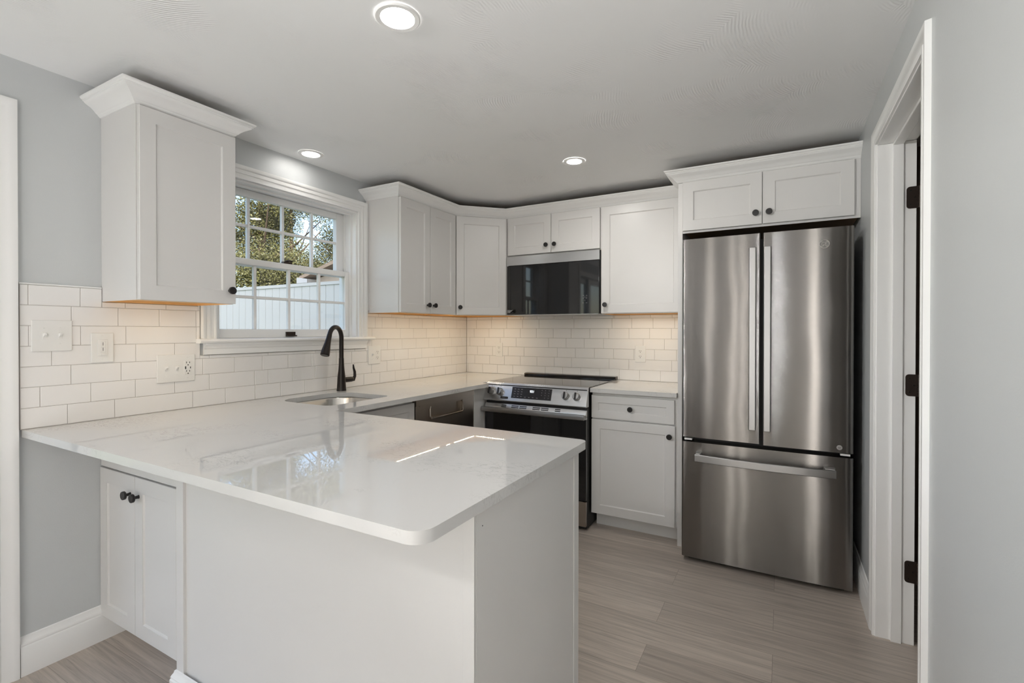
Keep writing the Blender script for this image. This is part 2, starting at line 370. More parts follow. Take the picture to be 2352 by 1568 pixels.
# ------------------------------------------------------------------ cabinet parts
def shaker(name, fr, u0, u1, v0, v1, n0, parent, rail=0.057, knob=None, th=0.019):
    """a shaker front: flat frame with a chamfered step down to a recessed panel"""
    b = B(); n1 = n0 + th; r = rail; c = 0.005; d = 0.007
    O = [(u0, v0), (u1, v0), (u1, v1), (u0, v1)]
    I = [(u0 + r, v0 + r), (u1 - r, v0 + r), (u1 - r, v1 - r), (u0 + r, v1 - r)]
    J = [(u0 + r + c, v0 + r + c), (u1 - r - c, v0 + r + c), (u1 - r - c, v1 - r - c), (u0 + r + c, v1 - r - c)]
    e = 0.0015
    E = [(u0 + e, v0 + e), (u1 - e, v0 + e), (u1 - e, v1 - e), (u0 + e, v1 - e)]
    vs = [fr(u, v, n0) for u, v in O] + [fr(u, v, n1 - e) for u, v in O] + [fr(u, v, n1) for u, v in E] + [fr(u, v, n1) for u, v in I] + [fr(u, v, n1 - 0.002) for u, v in I] + [fr(u, v, n1 - d) for u, v in J]
    fs = [(3, 2, 1, 0)]
    for L in range(5):
        for i in range(4):
            j = (i + 1) % 4; fs.append((L * 4 + i, L * 4 + j, L * 4 + 4 + j, L * 4 + 4 + i))
    fs.append((20, 21, 22, 23))
    b.add(vs, fs); o = obj(name, b, 'cab', parent)
    if knob:
        make_knob(fr, knob[0], knob[1], n1, o)
    return o
def make_knob(fr, u, v, n, parent):
    b = B()
    b.lathe([(0.0075, 0), (0.0062, 0.003), (0.0056, 0.012), (0.0068, 0.0165), (0.0150, 0.0175), (0.0163, 0.019), (0.0163, 0.0265), (0.0152, 0.0280), (0.0105, 0.0282), (0.0100, 0.0275)],
            lambda x, y, h: fr(u + x, v + y, n + h), 24)
    return obj('knob', b, 'black', parent)
def ring(fr, y0, y1, z0, z1, n0, n1, st, parent, name='face_frame'):
    b = B()
    b.fbox(fr, y0, y0 + st, z0, z1, n0, n1); b.fbox(fr, y1 - st, y1, z0, z1, n0, n1)
    b.fbox(fr, y0 + st, y1 - st, z0, z0 + st, n0, n1); b.fbox(fr, y0 + st, y1 - st, z1 - st, z1, n0, n1)
    return obj(name, b, 'cab', parent)
CROWN = [(0.0, 2.159), (0.004, 2.159), (0.007, 2.163), (0.010, 2.165), (0.013, 2.170), (0.017, 2.172), (0.024, 2.181), (0.034, 2.190), (0.047, 2.197), (0.055, 2.202), (0.057, 2.206), (0.061, 2.2075), (0.061, 2.211), (0.066, 2.213), (0.070, 2.218), (0.070, 2.223), (0.0, 2.223)]
ZU0, ZU1 = 1.402, 2.160
ZC = 0.914; CT = 0.026; ZB = ZC - CT

# ------------------------------------------------------------------ room shell
XR = 2.816; CEIL = 2.280; YS = -7.0; WT = 0.15
struct('floor', B().box(-WT, 5.6, YS - WT, 0.15, -0.1, 0.0), 'floor')
struct('ceiling', B().box(-WT, 5.6, YS - WT, 0.15, CEIL, CEIL + 0.1), 'ceil')
struct('wall_back', B().box(-WT, 4.6, 0.0, 0.15, 0, CEIL), 'wall')
# window opening y -2.21..-1.288, z 1.24..2.065 ; patio door opening y -4.95..-3.06, z 0..2.06
WY0, WY1, WZ0, WZ1 = -2.213, -1.287, 1.235, 2.068
PY0, PY1, PZ = -4.93, -3.06, 2.06
b = B()
b.box(-WT, 0, WY1, 0, 0, CEIL); b.box(-WT, 0, WY0, WY1, 0, WZ0); b.box(-WT, 0, WY0, WY1, WZ1, CEIL)
b.box(-WT, 0, PY1, WY0, 0, CEIL); b.box(-WT, 0, PY0, PY1, PZ, CEIL); b.box(-WT, 0, YS, PY0, 0, CEIL)
struct('wall_left', b, 'wall')
# right wall with the interior door opening y -1.865..-1.08
DY0, DY1, DZ = -1.846, -1.083, 2.060
b = B(); b.box(XR, XR + 0.12, DY1 + 0.0185, 0, 0, CEIL); b.box(XR, XR + 0.12, DY0 - 0.0185, DY1 + 0.0185, DZ + 0.0185, CEIL); b.box(XR, XR + 0.12, -2.75, DY0 - 0.0185, 0, CEIL)
struct('wall_right', b, 'wall')
# far (front) wall behind the camera with a wide window
FX0, FX1, FZ0, FZ1 = 3.3, 5.3, 0.12, 2.14
b = B(); b.box(-WT, FX0, YS - WT, YS, 0, CEIL); b.box(FX1, 5.6, YS - WT, YS, 0, CEIL); b.box(FX0, FX1, YS - WT, YS, 0, FZ0); b.box(FX0, FX1, YS - WT, YS, FZ1, CEIL)
struct('wall_front', b, 'wall')
b = B(); nx = 2
for k in range(nx + 1):
    xc = FX0 + 0.03 + (FX1 - FX0 - 0.06) * k / nx; b.box(xc - 0.03, xc + 0.03, YS - 0.10, YS - 0.03, FZ0, FZ1)
b.box(FX0, FX1, YS - 0.099, YS - 0.031, FZ0, FZ0 + 0.06); b.box(FX0, FX1, YS - 0.099, YS - 0.031, FZ1 - 0.06, FZ1)
fw_ = struct('window_2', b, 'trim')
struct('glass_pane', B().box(FX0 + 0.03, FX1 - 0.03, YS - 0.068, YS - 0.064, FZ0 + 0.06, FZ1 - 0.06), 'glass', fw_)
struct('wall_living', B().box(5.45, 5.6, YS, -2.63, 0, CEIL), 'wall')
struct('wall_living_back', B().box(XR + 0.121, 5.6, -2.75, -2.63, 0, CEIL), 'wall')
# unseen upper storey and roof, added to shade the yard and the fence
struct('wall_upper_shading', B().box(-WT, 5.6, YS - WT, 0.15, CEIL + 0.101, 5.4), 'wallout')
struct('roof', B().prism([(-0.55, 5.4), (2.75, 6.9), (6.0, 5.4)], YS - 0.5, 0.45, lambda p, t: Vector((p[0], t, p[1]))), 'shingle')
# hall beyond the interior door
b = B(); b.box(4.45, 4.6, -2.63, 0, 0, CEIL)
struct('wall_hall', b, 'hall_dim')
struct('wall_hall_side', B().box(XR + 0.121, 4.45, -0.24, -0.10, 0, CEIL), 'hall_dim')

# sliding patio door (left wall, nearer than the peninsula; only its casing shows)
d2 = bpy.data.objects.new('door_2', None); C.objects.link(d2); d2['kind'] = 'structure'; d2.location = (0, (PY0 + PY1) / 2, 0)
CAS = [(0.0, 0.0), (0.0, 0.012), (0.004, 0.015), (0.012, 0.016), (0.018, 0.012), (0.040, 0.014), (0.048, 0.018), (0.060, 0.020), (0.066, 0.019), (0.068, 0.0)]
b = B(); CASW = [(o * 1.0, h) for o, h in CAS]
pc0, pc1, pcz = PY0 - 0.0, PY1 + 0.068, 2.066
b.sweep([(PY0, 0.0), (PY0, PZ), (PY1 + 0.070, PZ), (PY1 + 0.070, 0.0)], [(-o, h) for o, h in CAS], lambda y, z, h: Vector((h, y, z)))
obj('casing', b, 'trim', d2)
b = B()
ym = (PY0 + PY1) / 2
for y0, y1, x in ((PY0, ym + 0.04, -0.06), (ym - 0.04, PY1, -0.11)):
    b.box(x - 0.03, x, y0, y0 + 0.08, 0.02, PZ); b.box(x - 0.03, x, y1 - 0.08, y1, 0.02, PZ); b.box(x - 0.03, x, y0 + 0.08, y1 - 0.08, 0.02, 0.12); b.box(x - 0.03, x, y0 + 0.08, y1 - 0.08, PZ - 0.08, PZ)
obj('sash', b, 'trim', d2)
b = B(); b.box(-0.077, -0.073, PY0 + 0.08, ym - 0.04, 0.12, PZ - 0.08); b.box(-0.127, -0.123, ym + 0.04, PY1 - 0.08, 0.12, PZ - 0.08)
obj('glass_pane', b, 'glass', d2)
b = B(); b.box(-WT, 0, PY1, PY1 + 0.02, 0, PZ + 0.0); b.box(-WT, 0.0, PY0, PY1, 0.0, 0.02)
obj('jamb', b, 'trim', d2)

# ------------------------------------------------------------------ kitchen window
w1 = bpy.data.objects.new('window_1', None); C.objects.link(w1); w1['kind'] = 'structure'; w1.location = (0, -1.75, WZ0)
WCAS = [(0.0, 0.0), (0.0, 0.016), (0.006, 0.016), (0.008, 0.012), (0.026, 0.013), (0.028, 0.017), (0.036, 0.019), (0.046, 0.017), (0.052, 0.022), (0.062, 0.026), (0.068, 0.026), (0.068, 0.0)]
b = B(); b.sweep([(WY0, 1.24), (WY0, WZ1), (WY1, WZ1), (WY1, 1.24)], [(-o, h) for o, h in WCAS], lambda y, z, h: Vector((h + 0.008, y, z)))
o = obj('casing', b, 'trim', w1)
b = B()
b.box(-WT + 0.001, 0.0075, WY0 + 0.0002, WY0 + 0.012, WZ0, WZ1 - 0.012); b.box(-WT + 0.001, 0.0075, WY1 - 0.012, WY1 - 0.0002, WZ0, WZ1 - 0.012); b.box(-WT + 0.001, 0.0075, WY0 + 0.0002, WY1 - 0.0002, WZ1 - 0.012, WZ1 - 0.0002)
for y in (WY0 + 0.012, WY1 - 0.024):                               # stops and parting bead
    b.box(-0.042, -0.030, y, y + 0.012, WZ0 + 0.001, WZ1 - 0.0121); b.box(-0.094, -0.086, y, y + 0.012, WZ0 + 0.001, WZ1 - 0.0121)
b.box(-0.0419, -0.0301, WY0 + 0.0241, WY1 - 0.0241, WZ1 - 0.024, WZ1 - 0.0121)
obj('jamb', b, 'trim', w1)
b = B(); b.prism([(-0.05, 1.243), (-0.05, 1.221), (0.038, 1.221), (0.046, 1.226), (0.048, 1.232), (0.046, 1.238), (0.038, 1.243)], -2.300, -1.160, lambda p, t: Vector((p[0], t, p[1])))
obj('stool', b, 'trim', w1)
b = B(); b.prism([(0.008, 1.221), (0.034, 1.221), (0.034, 1.214), (0.026, 1.205), (0.024, 1.196), (0.020, 1.192), (0.020, 1.166), (0.008, 1.164)], -2.270, -1.215, lambda p, t: Vector((p[0], t, p[1])))
obj('apron', b, 'trim', w1)
def sash(name, x, y0, y1, z0, z1, gy0, gy1, gz0, gz1, mys, mz):
    b = B(); t = 0.036
    b.box(x - t, x, y0, gy0, z0, z1); b.box(x - t, x, gy1, y1, z0, z1); b.box(x - t, x, gy0, gy1, z0, gz0); b.box(x - t, x, gy0, gy1, gz1, z1)
    s = obj(name, b, 'trim', w1, bev=0.004)
    b = B()
    for my in mys: b.box(x - 0.026, x - 0.006, my - 0.008, my + 0.008, gz0, gz1)
    b.box(x - 0.025, x - 0.007, gy0, gy1, mz - 0.008, mz + 0.008)
    obj('muntin_grid', b, 'trim', s, bev=0.003)
    obj('glass_pane', B().box(x - 0.018, x - 0.015, gy0, gy1, gz0, gz1), 'glass', s)
    return s
lo = sash('lower_sash', -0.044, WY0 + 0.014, WY1 - 0.014, 1.243, 1.671, -2.158, -1.341, 1.291, 1.637, (-1.962, -1.752, -1.540), 1.464)
hi = sash('upper_sash', -0.096, WY0 + 0.014, WY1 - 0.014, 1.637, 2.055, -2.150, -1.368, 1.665, 2.016, (-1.966, -1.755, -1.552), 1.858)
b = B(); b.box(-0.070, -0.046, -1.79, -1.735, 1.671, 1.682); b.tube([(-0.058, -1.775, 1.684), (-0.050, -1.752, 1.690), (-0.046, -1.735, 1.688)], 0.005, 8)
obj('sash_lock', b, 'hinge', w1)
b = B(); b.box(-0.044, -0.036, -1.782, -1.722, 1.250, 1.276); b.box(-0.036, -0.022, -1.782, -1.722, 1.250, 1.257)
obj('sash_lift', b, 'hinge', w1)

# ------------------------------------------------------------------ interior door on the right
dr = bpy.data.objects.new('door_1', None); C.objects.link(dr); dr['kind'] = 'structure'; dr.location = (XR, (DY0 + DY1) / 2, 0)
DC = [(0.005, 0.0), (0.005, 0.009), (0.008, 0.011), (0.018, 0.011), (0.022, 0.008), (0.040, 0.010), (0.046, 0.014), (0.052, 0.015), (0.063, 0.015), (0.065, 0.0)]
b = B(); b.sweep([(DY1, 0), (DY1, DZ), (DY0, DZ), (DY0, 0)], DC, lambda y, z, h: Vector((XR - h, y, z)))
# mirrored travel direction puts the offset outside the opening
obj('casing', b, 'trim', dr)
b = B(); b.sweep([(DY1, 0), (DY1, DZ), (DY0, DZ), (DY0, 0)], DC, lambda y, z, h: Vector((2.9365 + h * 0.5, y, z)))
obj('hall_casing', b, 'trim', dr)
b = B(); xj0, xj1 = XR - 0.001, 2.944
b.box(xj0, xj1, DY1 - 0.0, DY1 + 0.019, 0, DZ); b.box(xj0, xj1, DY0 - 0.019, DY0, 0, DZ); b.box(xj0, xj1, DY0, DY1, DZ, DZ + 0.019)
b.box(2.866, 2.901, DY1 - 0.012, DY1, 0, DZ - 0.012); b.box(2.866, 2.901, DY0, DY0 + 0.012, 0, DZ - 0.012); b.box(2.866, 2.901, DY0, DY1, DZ - 0.012, DZ)
obj('jamb', b, 'trim', dr, bev=0.0015)
slab = obj('slab', B().box(2.962, 3.72, -1.128, -1.092, 0.012, 2.03), 'trim', dr, bev=0.002)
for z in (1.827, 1.063, 0.300):
    b = B()
    pts = [(2.948, z - 0.0445)] + [(2.911 + 0.012 - 0.012 * math.sin(a), z - 0.0445 + 0.012 - 0.012 * math.cos(a)) for a in [i * PI / 8 for i in range(5)]] + [(2.911 + 0.012 - 0.012 * math.cos(a), z + 0.0445 - 0.012 + 0.012 * math.sin(a)) for a in [i * PI / 8 for i in range(5)]] + [(2.948, z + 0.0445)]
    b.prism(pts, DY1 - 0.0005, DY1 - 0.0030, lambda p, t: Vector((p[0], t, p[1])))
    b.box(2.9610, 2.9635, -1.128, -1.088, z - 0.0445, z + 0.0445)
    for k in range(5):
        z0 = z - 0.0445 + k * 0.0178; b.lathe([(0.0068, z0 + 0.0006), (0.0068, z0 + 0.0172)], lambda x, y, h: Vector((2.9545 + x, DY1 - 0.0055 + y, h)), 14)
    h = obj('hinge', b, 'hinge', dr)
    for du, dv in ((0.012, 0.028), (0.026, 0.0), (0.012, -0.028)):
        b = B(); b.lathe([(0.0038, 0), (0.0036, 0.0010), (0.001, 0.0014)], lambda x, y, hh: Vector((2.912 + du + x, DY1 - 0.003 - hh, z + dv + y)), 12); obj('screw', b, 'bronze', h)

# baseboards
BBP = [(0.0, 0.0), (0.015, 0.0), (0.015, 0.104), (0.012, 0.110), (0.013, 0.116), (0.010, 0.124), (0.006, 0.132), (0.004, 0.142), (0.0, 0.145)]
struct('baseboard_left', B().sweep([(0, -2.921), (0, -2.585)], [(o, h) for o, h in BBP], XY), 'trim')
struct('baseboard_right', B().sweep([(XR, -0.02), (XR, -1.017)], [(o, h) for o, h in BBP], XY), 'trim')
struct('baseboard_right_2', B().sweep([(XR, -1.913), (XR, -2.75)], [(o, h) for o, h in BBP], XY), 'trim')

# ------------------------------------------------------------------ tile
TP = 0.0772
JL = [[-2.781, -2.626, -2.316, -2.16, -2.002, -1.85, -1.693, -1.535, -1.229, -1.079, -0.925, -0.773, -0.616, -0.474, -0.32, -0.165], [-2.862, -2.707, -2.551, -2.394, -2.239, -2.004, -1.927, -1.772, -1.617, -1.461, -1.311, -1.16, -1.01, -0.865, -0.704, -0.54, -0.386, -0.231, -0.077], [-2.77, -2.603, -2.436, -2.269, -2.113, -1.96, -1.803, -1.645, -1.459, -1.335, -1.201, -1.068, -0.934, -0.783, -0.626, -0.468, -0.31, -0.153], [-2.828, -2.549, -2.394, -2.239, -1.927, -1.62, -1.463, -1.309, -1.156, -1.004, -0.851, -0.693, -0.54, -0.386, -0.231, -0.077], [-2.893, -2.739, -2.585, -2.299, -2.111, -1.951, -1.792, -1.632, -1.472, -1.313, -1.153, -0.869, -0.724, -0.57, -0.415, -0.261, -0.106], [-2.768, -2.613, -2.457, -2.3, -2.153, -2.006, -1.859, -1.712, -1.565, -1.418, -1.271, -1.124, -1.057, -0.916, -0.773, -0.619, -0.464, -0.31, -0.155], [-2.894, -2.74, -2.587, -2.43, -2.281, -2.132, -1.984, -1.835, -1.686, -1.537, -1.389, -1.24, -1.091, -0.961, -0.822, -0.667, -0.513, -0.359, -0.204, -0.05]]
JB = [[0.022, 0.177, 0.328, 0.479, 0.781, 0.935, 1.09, 1.243, 1.397, 1.551, 1.702, 1.857], [0.095, 0.249, 0.397, 0.551, 0.706, 0.861, 1.012, 1.318, 1.47, 1.78], [0.124, 0.278, 0.434, 0.586, 0.889, 1.044, 1.201, 1.354, 1.509, 1.659, 1.814], [0.043, 0.197, 0.356, 0.51, 0.812, 0.965, 1.118, 1.274, 1.577, 1.73, 1.885], [0.087, 0.242, 0.393, 0.55, 0.701, 0.853, 1.008, 1.164, 1.315, 1.471, 1.623, 1.778], [0.113, 0.267, 0.42, 0.572, 0.726, 1.032, 1.341, 1.493, 1.648, 1.801], [0.12, 0.274, 0.429, 0.554, 0.706, 0.861, 1.017, 1.169, 1.475, 1.63, 1.783]]
def tiles(name, fr, u0, u1, rows, offs, holes, label, top=None):
    """running-bond 3x6 tiles with pillowed edges; holes: (u0,u1,v0,v1) cut away"""
    b = B(); g = 0.0016; th = 0.008
    for r in range(rows):
        v0 = ZC + 0.001 + r * TP; v1 = v0 + TP
        if top and v1 > top: v1 = top
        if v1 - v0 < 0.006: continue
        js = [u0] + offs[r] + [u1]
        for a, c in zip(js[:-1], js[1:]):
            if c - a < 0.006: continue
            segs = [(a, c, v0, v1)]
            for (hu0, hu1, hv0, hv1) in holes:
                nx = []
                for (p, q, m0, m1) in segs:
                    if q <= hu0 or p >= hu1 or m1 <= hv0 or m0 >= hv1: nx.append((p, q, m0, m1)); continue
                    if p < hu0: nx.append((p, hu0, m0, m1))
                    if q > hu1: nx.append((hu1, q, m0, m1))
                    pp, qq = max(p, hu0), min(q, hu1)
                    if m0 < hv0: nx.append((pp, qq, m0, hv0))
                    if m1 > hv1: nx.append((pp, qq, hv1, m1))
                segs = nx
            for (p, q, m0, m1) in segs:
                if q - p < 0.005 or m1 - m0 < 0.005: continue
                p, q, m0, m1 = p + g / 2, q - g / 2, m0 + g / 2, m1 - g / 2; e = 0.0016
                vs = [fr(*t) for t in ((p, m0, 0.0012), (q, m0, 0.0012), (q, m1, 0.0012), (p, m1, 0.0012), (p, m0, th - e), (q, m0, th - e), (q, m1, th - e), (p, m1, th - e), (p + e, m0 + e, th), (q - e, m0 + e, th), (q - e, m1 - e, th), (p + e, m1 - e, th))]
                b.add(vs, [(0, 1, 5, 4), (1, 2, 6, 5), (2, 3, 7, 6), (3, 0, 4, 7), (4, 5, 9, 8), (5, 6, 10, 9), (6, 7, 11, 10), (7, 4, 8, 11), (8, 9, 10, 11)])
    t = obj(name, b, 'tile'); tag(t, label, 'backsplash')
    gb = B()
    return t, gb
tl, gb = tiles('tile_backsplash', FX, -2.918, -0.009, 7, JL, [(-2.282, -1.215, 1.163, 1.5), (-2.669, -2.289, 1.401, 1.6), (-1.20, 0, 1.401, 1.6)], 'white glossy subway tile backsplash on the wall under the window', top=1.4545)
gb.box(0.0008, 0.0062, -2.918, -0.001, ZC, 1.163); gb.box(0.0008, 0.0062, -2.918, -2.282, 1.163, 1.400); gb.box(0.0008, 0.0062, -1.215, -0.001, 1.163, 1.400); gb.box(0.0008, 0.0062, -2.918, -2.669, 1.40, 1.4545)
obj('grout_bed', gb, 'grout', tl)
obj('edge_trim', B().box(0.0008, 0.0095, -2.920, -2.6695, 1.4550, 1.4610), 'trim', tl, bev=0.002)
tb, gb = tiles('tile_backsplash', FY, 0.0085, 1.926, 7, JB, [(0, 0.581, 1.401, 1.6), (0.58, 1.36, 1.4045, 1.6), (1.351, 2, 1.401, 1.6)], 'white glossy subway tile backsplash on the wall behind the range', top=1.405)
gb.box(0.007, 1.926, -0.0062, -0.0008, ZC, 1.400)
obj('grout_bed', gb, 'grout', tb)

# ------------------------------------------------------------------ wall cabinets
def wall_carcass(poly, parent, z0=ZU0, z1=ZU1, bottom=True):
    """sides as one painted shell from a plan polygon, with a recessed wood bottom and a raw top"""
    b = B(); n = len(poly); t = 0.004
    vs = [Vector((x, y, z)) for z in (z0, z1) for x, y in poly]
    fs = [(i, (i + 1) % n, n + (i + 1) % n, n + i) for i in range(n)]
    b.add(vs, fs)
    cx = sum(p[0] for p in poly) / n; cyy = sum(p[1] for p in poly) / n
    ins = [(cx + (x - cx) * 0.965, cyy + (y - cyy) * 0.965) for x, y in poly]
    body = obj('carcass', b, 'cab', parent)
    if bottom:
        bb = B(); zr = z0 + 0.010
        bb.add([Vector((x, y, z0)) for x, y in poly] + [Vector((x, y, z0)) for x, y in ins] + [Vector((x, y, zr)) for x, y in ins], [(i, (i + 1) % n, n + (i + 1) % n, n + i) for i in range(n)] + [(n + i, n + (i + 1) % n, 2 * n + (i + 1) % n, 2 * n + i) for i in range(n)] + [tuple(range(2 * n, 3 * n))])
        obj('underside_panel', bb, 'maple', parent, label='bare wood underside panel')
    bt = B(); bt.prism(poly, z1 - 0.004, z1 - 0.0005, lambda p, t: Vector((cx + (p[0] - cx) * 0.99, cyy + (p[1] - cyy) * 0.99, t)))
    obj('top_panel', bt, 'rawtop', parent, label='bare wood top panel')
    return body
# left of the window
c1 = thing('wall_cabinet', 'white single-door wall cabinet hanging alone left of the window', 'cabinet', (0.001, -2.48, ZU0))
wall_carcass([(0.001, -2.668), (0.287, -2.668), (0.287, -2.290), (0.001, -2.290)], c1)
shaker('door', FX, -2.664, -2.288, 1.403, 2.152, 0.2885, c1, knob=(-2.316, 1.461))
obj('crown_moulding', B().sweep([(0.001, -2.290), (0.287, -2.290), (0.287, -2.668), (0.001, -2.668)], [(-o, h) for o, h in CROWN], XY), 'trim', c1)
# right of the window
c2 = thing('wall_cabinet', 'white two-door wall cabinet right of the window', 'cabinet', (0.001, -0.89, ZU0))
wall_carcass([(0.001, -1.202), (0.287, -1.202), (0.287, -0.583), (0.001, -0.583)], c2)
shaker('door', FX, -1.199, -0.898, 1.405, 2.154, 0.2885, c2, knob=(-0.930, 1.461))
shaker('door', FX, -0.894, -0.594, 1.405, 2.154, 0.2885, c2, knob=(-0.862, 1.461))
obj('filler_strip', B().box(0.009, 0.030, -1.2130, -1.2025, 1.42, 2.15), 'cab', c2)
# corner
c3 = thing('wall_cabinet', 'white corner wall cabinet with one door set at an angle', 'cabinet', (0.2, -0.2, ZU0))
wall_carcass([(0.001, -0.001), (0.001, -0.581), (0.287, -0.581), (0.581, -0.287), (0.581, -0.001)], c3)
s2 = 1 / math.sqrt(2); FD = frame((0.287, -0.581, 0), (s2, s2, 0), (s2, -s2, 0))
shaker('door', FD, 0.012, 0.404, 1.405, 2.154, 0.0015, c3, knob=(0.038, 1.461))
# over the microwave
c4 = thing('wall_cabinet', 'short white two-door wall cabinet above the microwave', 'cabinet', (0.97, -0.15, 1.86))
wall_carcass([(0.583, -0.001), (0.583, -0.287), (1.349, -0.287), (1.349, -0.001)], c4, z0=1.858)
shaker('door', FY, 0.600, 0.966, 1.866, 2.154, 0.2885, c4, knob=(0.934, 1.923))
shaker('door', FY, 0.970, 1.345, 1.866, 2.154, 0.2885, c4, knob=(1.002, 1.923))
obj('side_filler', B().box(0.583, 0.597, -0.300, -0.001, ZU0, 1.857), 'cab', c4)
# right of the microwave
c5 = thing('wall_cabinet', 'white single-door wall cabinet between the microwave and the refrigerator panel', 'cabinet', (1.64, -0.15, ZU0))
wall_carcass([(1.352, -0.001), (1.352, -0.287), (1.9265, -0.287), (1.9265, -0.001)], c5)
shaker('door', FY, 1.355, 1.910, 1.407, 2.154, 0.2885, c5, rail=0.060, knob=(1.388, 1.466))
# shared crown over these four
b = B(); b.sweep([(0.001, -1.202), (0.287, -1.202), (0.287, -0.581), (0.581, -0.287), (1.9265, -0.287)], CROWN, XY)
tag(obj('crown_moulding', b, 'trim'), 'long white crown moulding running over the corner cabinets and the microwave', 'moulding')
# refrigerator side panel and the cabinet over the refrigerator
PX0, PX1, PYF = 1.9275, 1.9535, -0.598
tag(obj('end_panel', B().box(PX0, PX1, PYF, -0.001, 0.0, 2.158), 'cab', bev=0.001), 'tall narrow white panel standing against the left side of the refrigerator', 'panel')
c6 = thing('wall_cabinet', 'deep white two-door cabinet above the refrigerator', 'cabinet', (2.38, -0.3, 1.86))
wall_carcass([(1.9545, -0.001), (1.9545, -0.598), (2.8155, -0.598), (2.8155, -0.001)], c6, z0=1.858, bottom=False)
bb = B(); bb.box(1.96, 2.81, -0.59, -0.005, 1.868, 1.872); obj('underside_panel', bb, 'rawtop', c6, label='bare dark wood underside panel')
shaker('door', FY, 1.957, 2.3715, 1.870, 2.154, 0.5995, c6, rail=0.058, knob=(2.341, 1.929))
shaker('door', FY, 2.3755, 2.788, 1.870, 2.154, 0.5995, c6, rail=0.058, knob=(2.406, 1.929))
obj('crown_moulding', B().sweep([(1.9275, -0.36), (1.9275, -0.598), (2.8155, -0.598)], CROWN, XY), 'trim', c6)

# ------------------------------------------------------------------ base cabinets
def base_box(x0, x1, y0, y1, parent, toe=None):
    """open-topped base carcass: sides, back and bottom boards"""
    b = B(); t = 0.018; z0 = 0.10; z1 = ZB - 0.001
    b.box(x0, x0 + t, y0, y1, z0, z1); b.box(x1 - t, x1, y0, y1, z0, z1); b.box(x0 + t, x1 - t, y0, y1, z0, z0 + t)
    return b
# small cabinet under the overhang at the wall
k1 = thing('base_cabinet', 'small white two-door base cabinet under the counter overhang against the left wall', 'cabinet', (0.3, -2.4, 0))
b = B(); b.box(0.001, 0.604, -2.655, -2.075, 0.10, ZB - 0.001); obj('carcass', b, 'cab', k1, bev=0.001)
obj('toe_kick', B().box(0.016, 0.604, -2.585, -2.080, 0.0, 0.10), 'cab', k1)
obj('top_rail', B().box(0.001, 0.606, -2.672, -2.655, 0.724, ZB - 0.002), 'cab', k1, bev=0.001)
shaker('door', FY, 0.002, 0.2865, 0.105, 0.719, 2.657, k1, knob=(0.256, 0.648))
shaker('door', FY, 0.2905, 0.584, 0.105, 0.719, 2.657, k1, knob=(0.321, 0.648))
# peninsula
k2 = thing('peninsula_base', 'white panelled peninsula base under the near end of the counter', 'cabinet', (1.25, -2.4, 0))
obj('carcass', B().box(0.612, 1.850, -2.684, -2.075, 0.0, ZB - 0.001), 'cab', k2)
obj('back_panel', B().box(0.650, 1.864, -2.696, -2.684, 0.0, ZB - 0.001), 'cab', k2)
obj('end_panel', B().box(1.850, 1.865, -2.684, -2.060, 0.0, ZB - 0.001), 'cab', k2)
b = B(); b.box(0.646, 0.690, -2.706, -2.684, 0.10, ZB - 0.0015); obj('corner_batten', b, 'cab', k2, bev=0.002)
b = B(); b.box(1.838, 1.868, -2.699, -2.6962, 0.0, ZB - 0.0015); obj('corner_batten', b, 'cab', k2, bev=0.001)
b = B(); b.box(1.8652, 1.868, -2.100, -2.059, 0.0, ZB - 0.0015); obj('corner_batten', b, 'cab', k2, bev=0.001)
b = B(); b.sweep([(0.646, -2.64), (0.646, -2.706), (1.860, -2.706)], [(o, h * 0.80) for o, h in BBP], XY)
obj('baseboard', b, 'trim', k2)
hb = B()
for z in (0.835, 0.44): hb = B(); hb.lathe([(0.0016, 0.0), (0.0016, 0.0004)], lambda x, y, h: Vector((1.8654 + h, -2.66 + x, z + y)), 8); obj('nail_hole', hb, 'slot', k2)
# sink base (only a sliver of its fronts shows over the peninsula)
k3 = thing('base_cabinet', 'white sink base cabinet left of the dishwasher', 'cabinet', (0.3, -1.73, 0))
b = base_box(0.001, 0.594, -2.042, -1.422, k3); b.box(0.576, 0.594, -2.024, -1.44, 0.10, 0.13); obj('carcass', b, 'cab', k3)
ring(FX, -2.042, -1.422, 0.10, ZB - 0.001, 0.594, 0.5945, 0.04, k3)
shaker('false_front', FX, -2.030, -1.426, 0.722, 0.866, 0.5955, k3, rail=0.045)
shaker('door', FX, -2.030, -1.730, 0.105, 0.714, 0.5955, k3, knob=(-1.76, 0.65))
shaker('door', FX, -1.726, -1.426, 0.105, 0.714, 0.5955, k3, knob=(-1.696, 0.65))
obj('toe_kick', B().box(0.50, 0.518, -2.042, -1.422, 0.0, 0.10), 'cab', k3)
# blind corner with its filler post
k4 = thing('corner_filler', 'narrow white filler post between the dishwasher and the range', 'cabinet', (0.3, -0.4, 0))
obj('post', B().box(0.597, 0.615, -0.804, -0.640, 0.0, ZB - 0.001), 'cab', k4, bev=0.001)
obj('carcass', B().box(0.02, 0.597, -0.790, -0.02, 0.10, ZB - 0.002), 'cab', k4)
# drawer base right of the range
k5 = thing('base_cabinet', 'white base cabinet with one drawer over one door, right of the range', 'cabinet', (1.65, -0.3, 0))
obj('carcass', B().box(1.390, 1.9265, -0.581, -0.005, 0.10, ZB - 0.001), 'cab', k5, bev=0.001)
obj('toe_kick', B().box(1.394, 1.9265, -0.503, -0.01, 0.0, 0.10), 'cab', k5)
shaker('drawer', FY, 1.391, 1.910, 0.722, 0.868, 0.583, k5, rail=0.046, knob=(1.648, 0.795))
shaker('door', FY, 1.391, 1.914, 0.105, 0.713, 0.583, k5, knob=(1.884, 0.650))

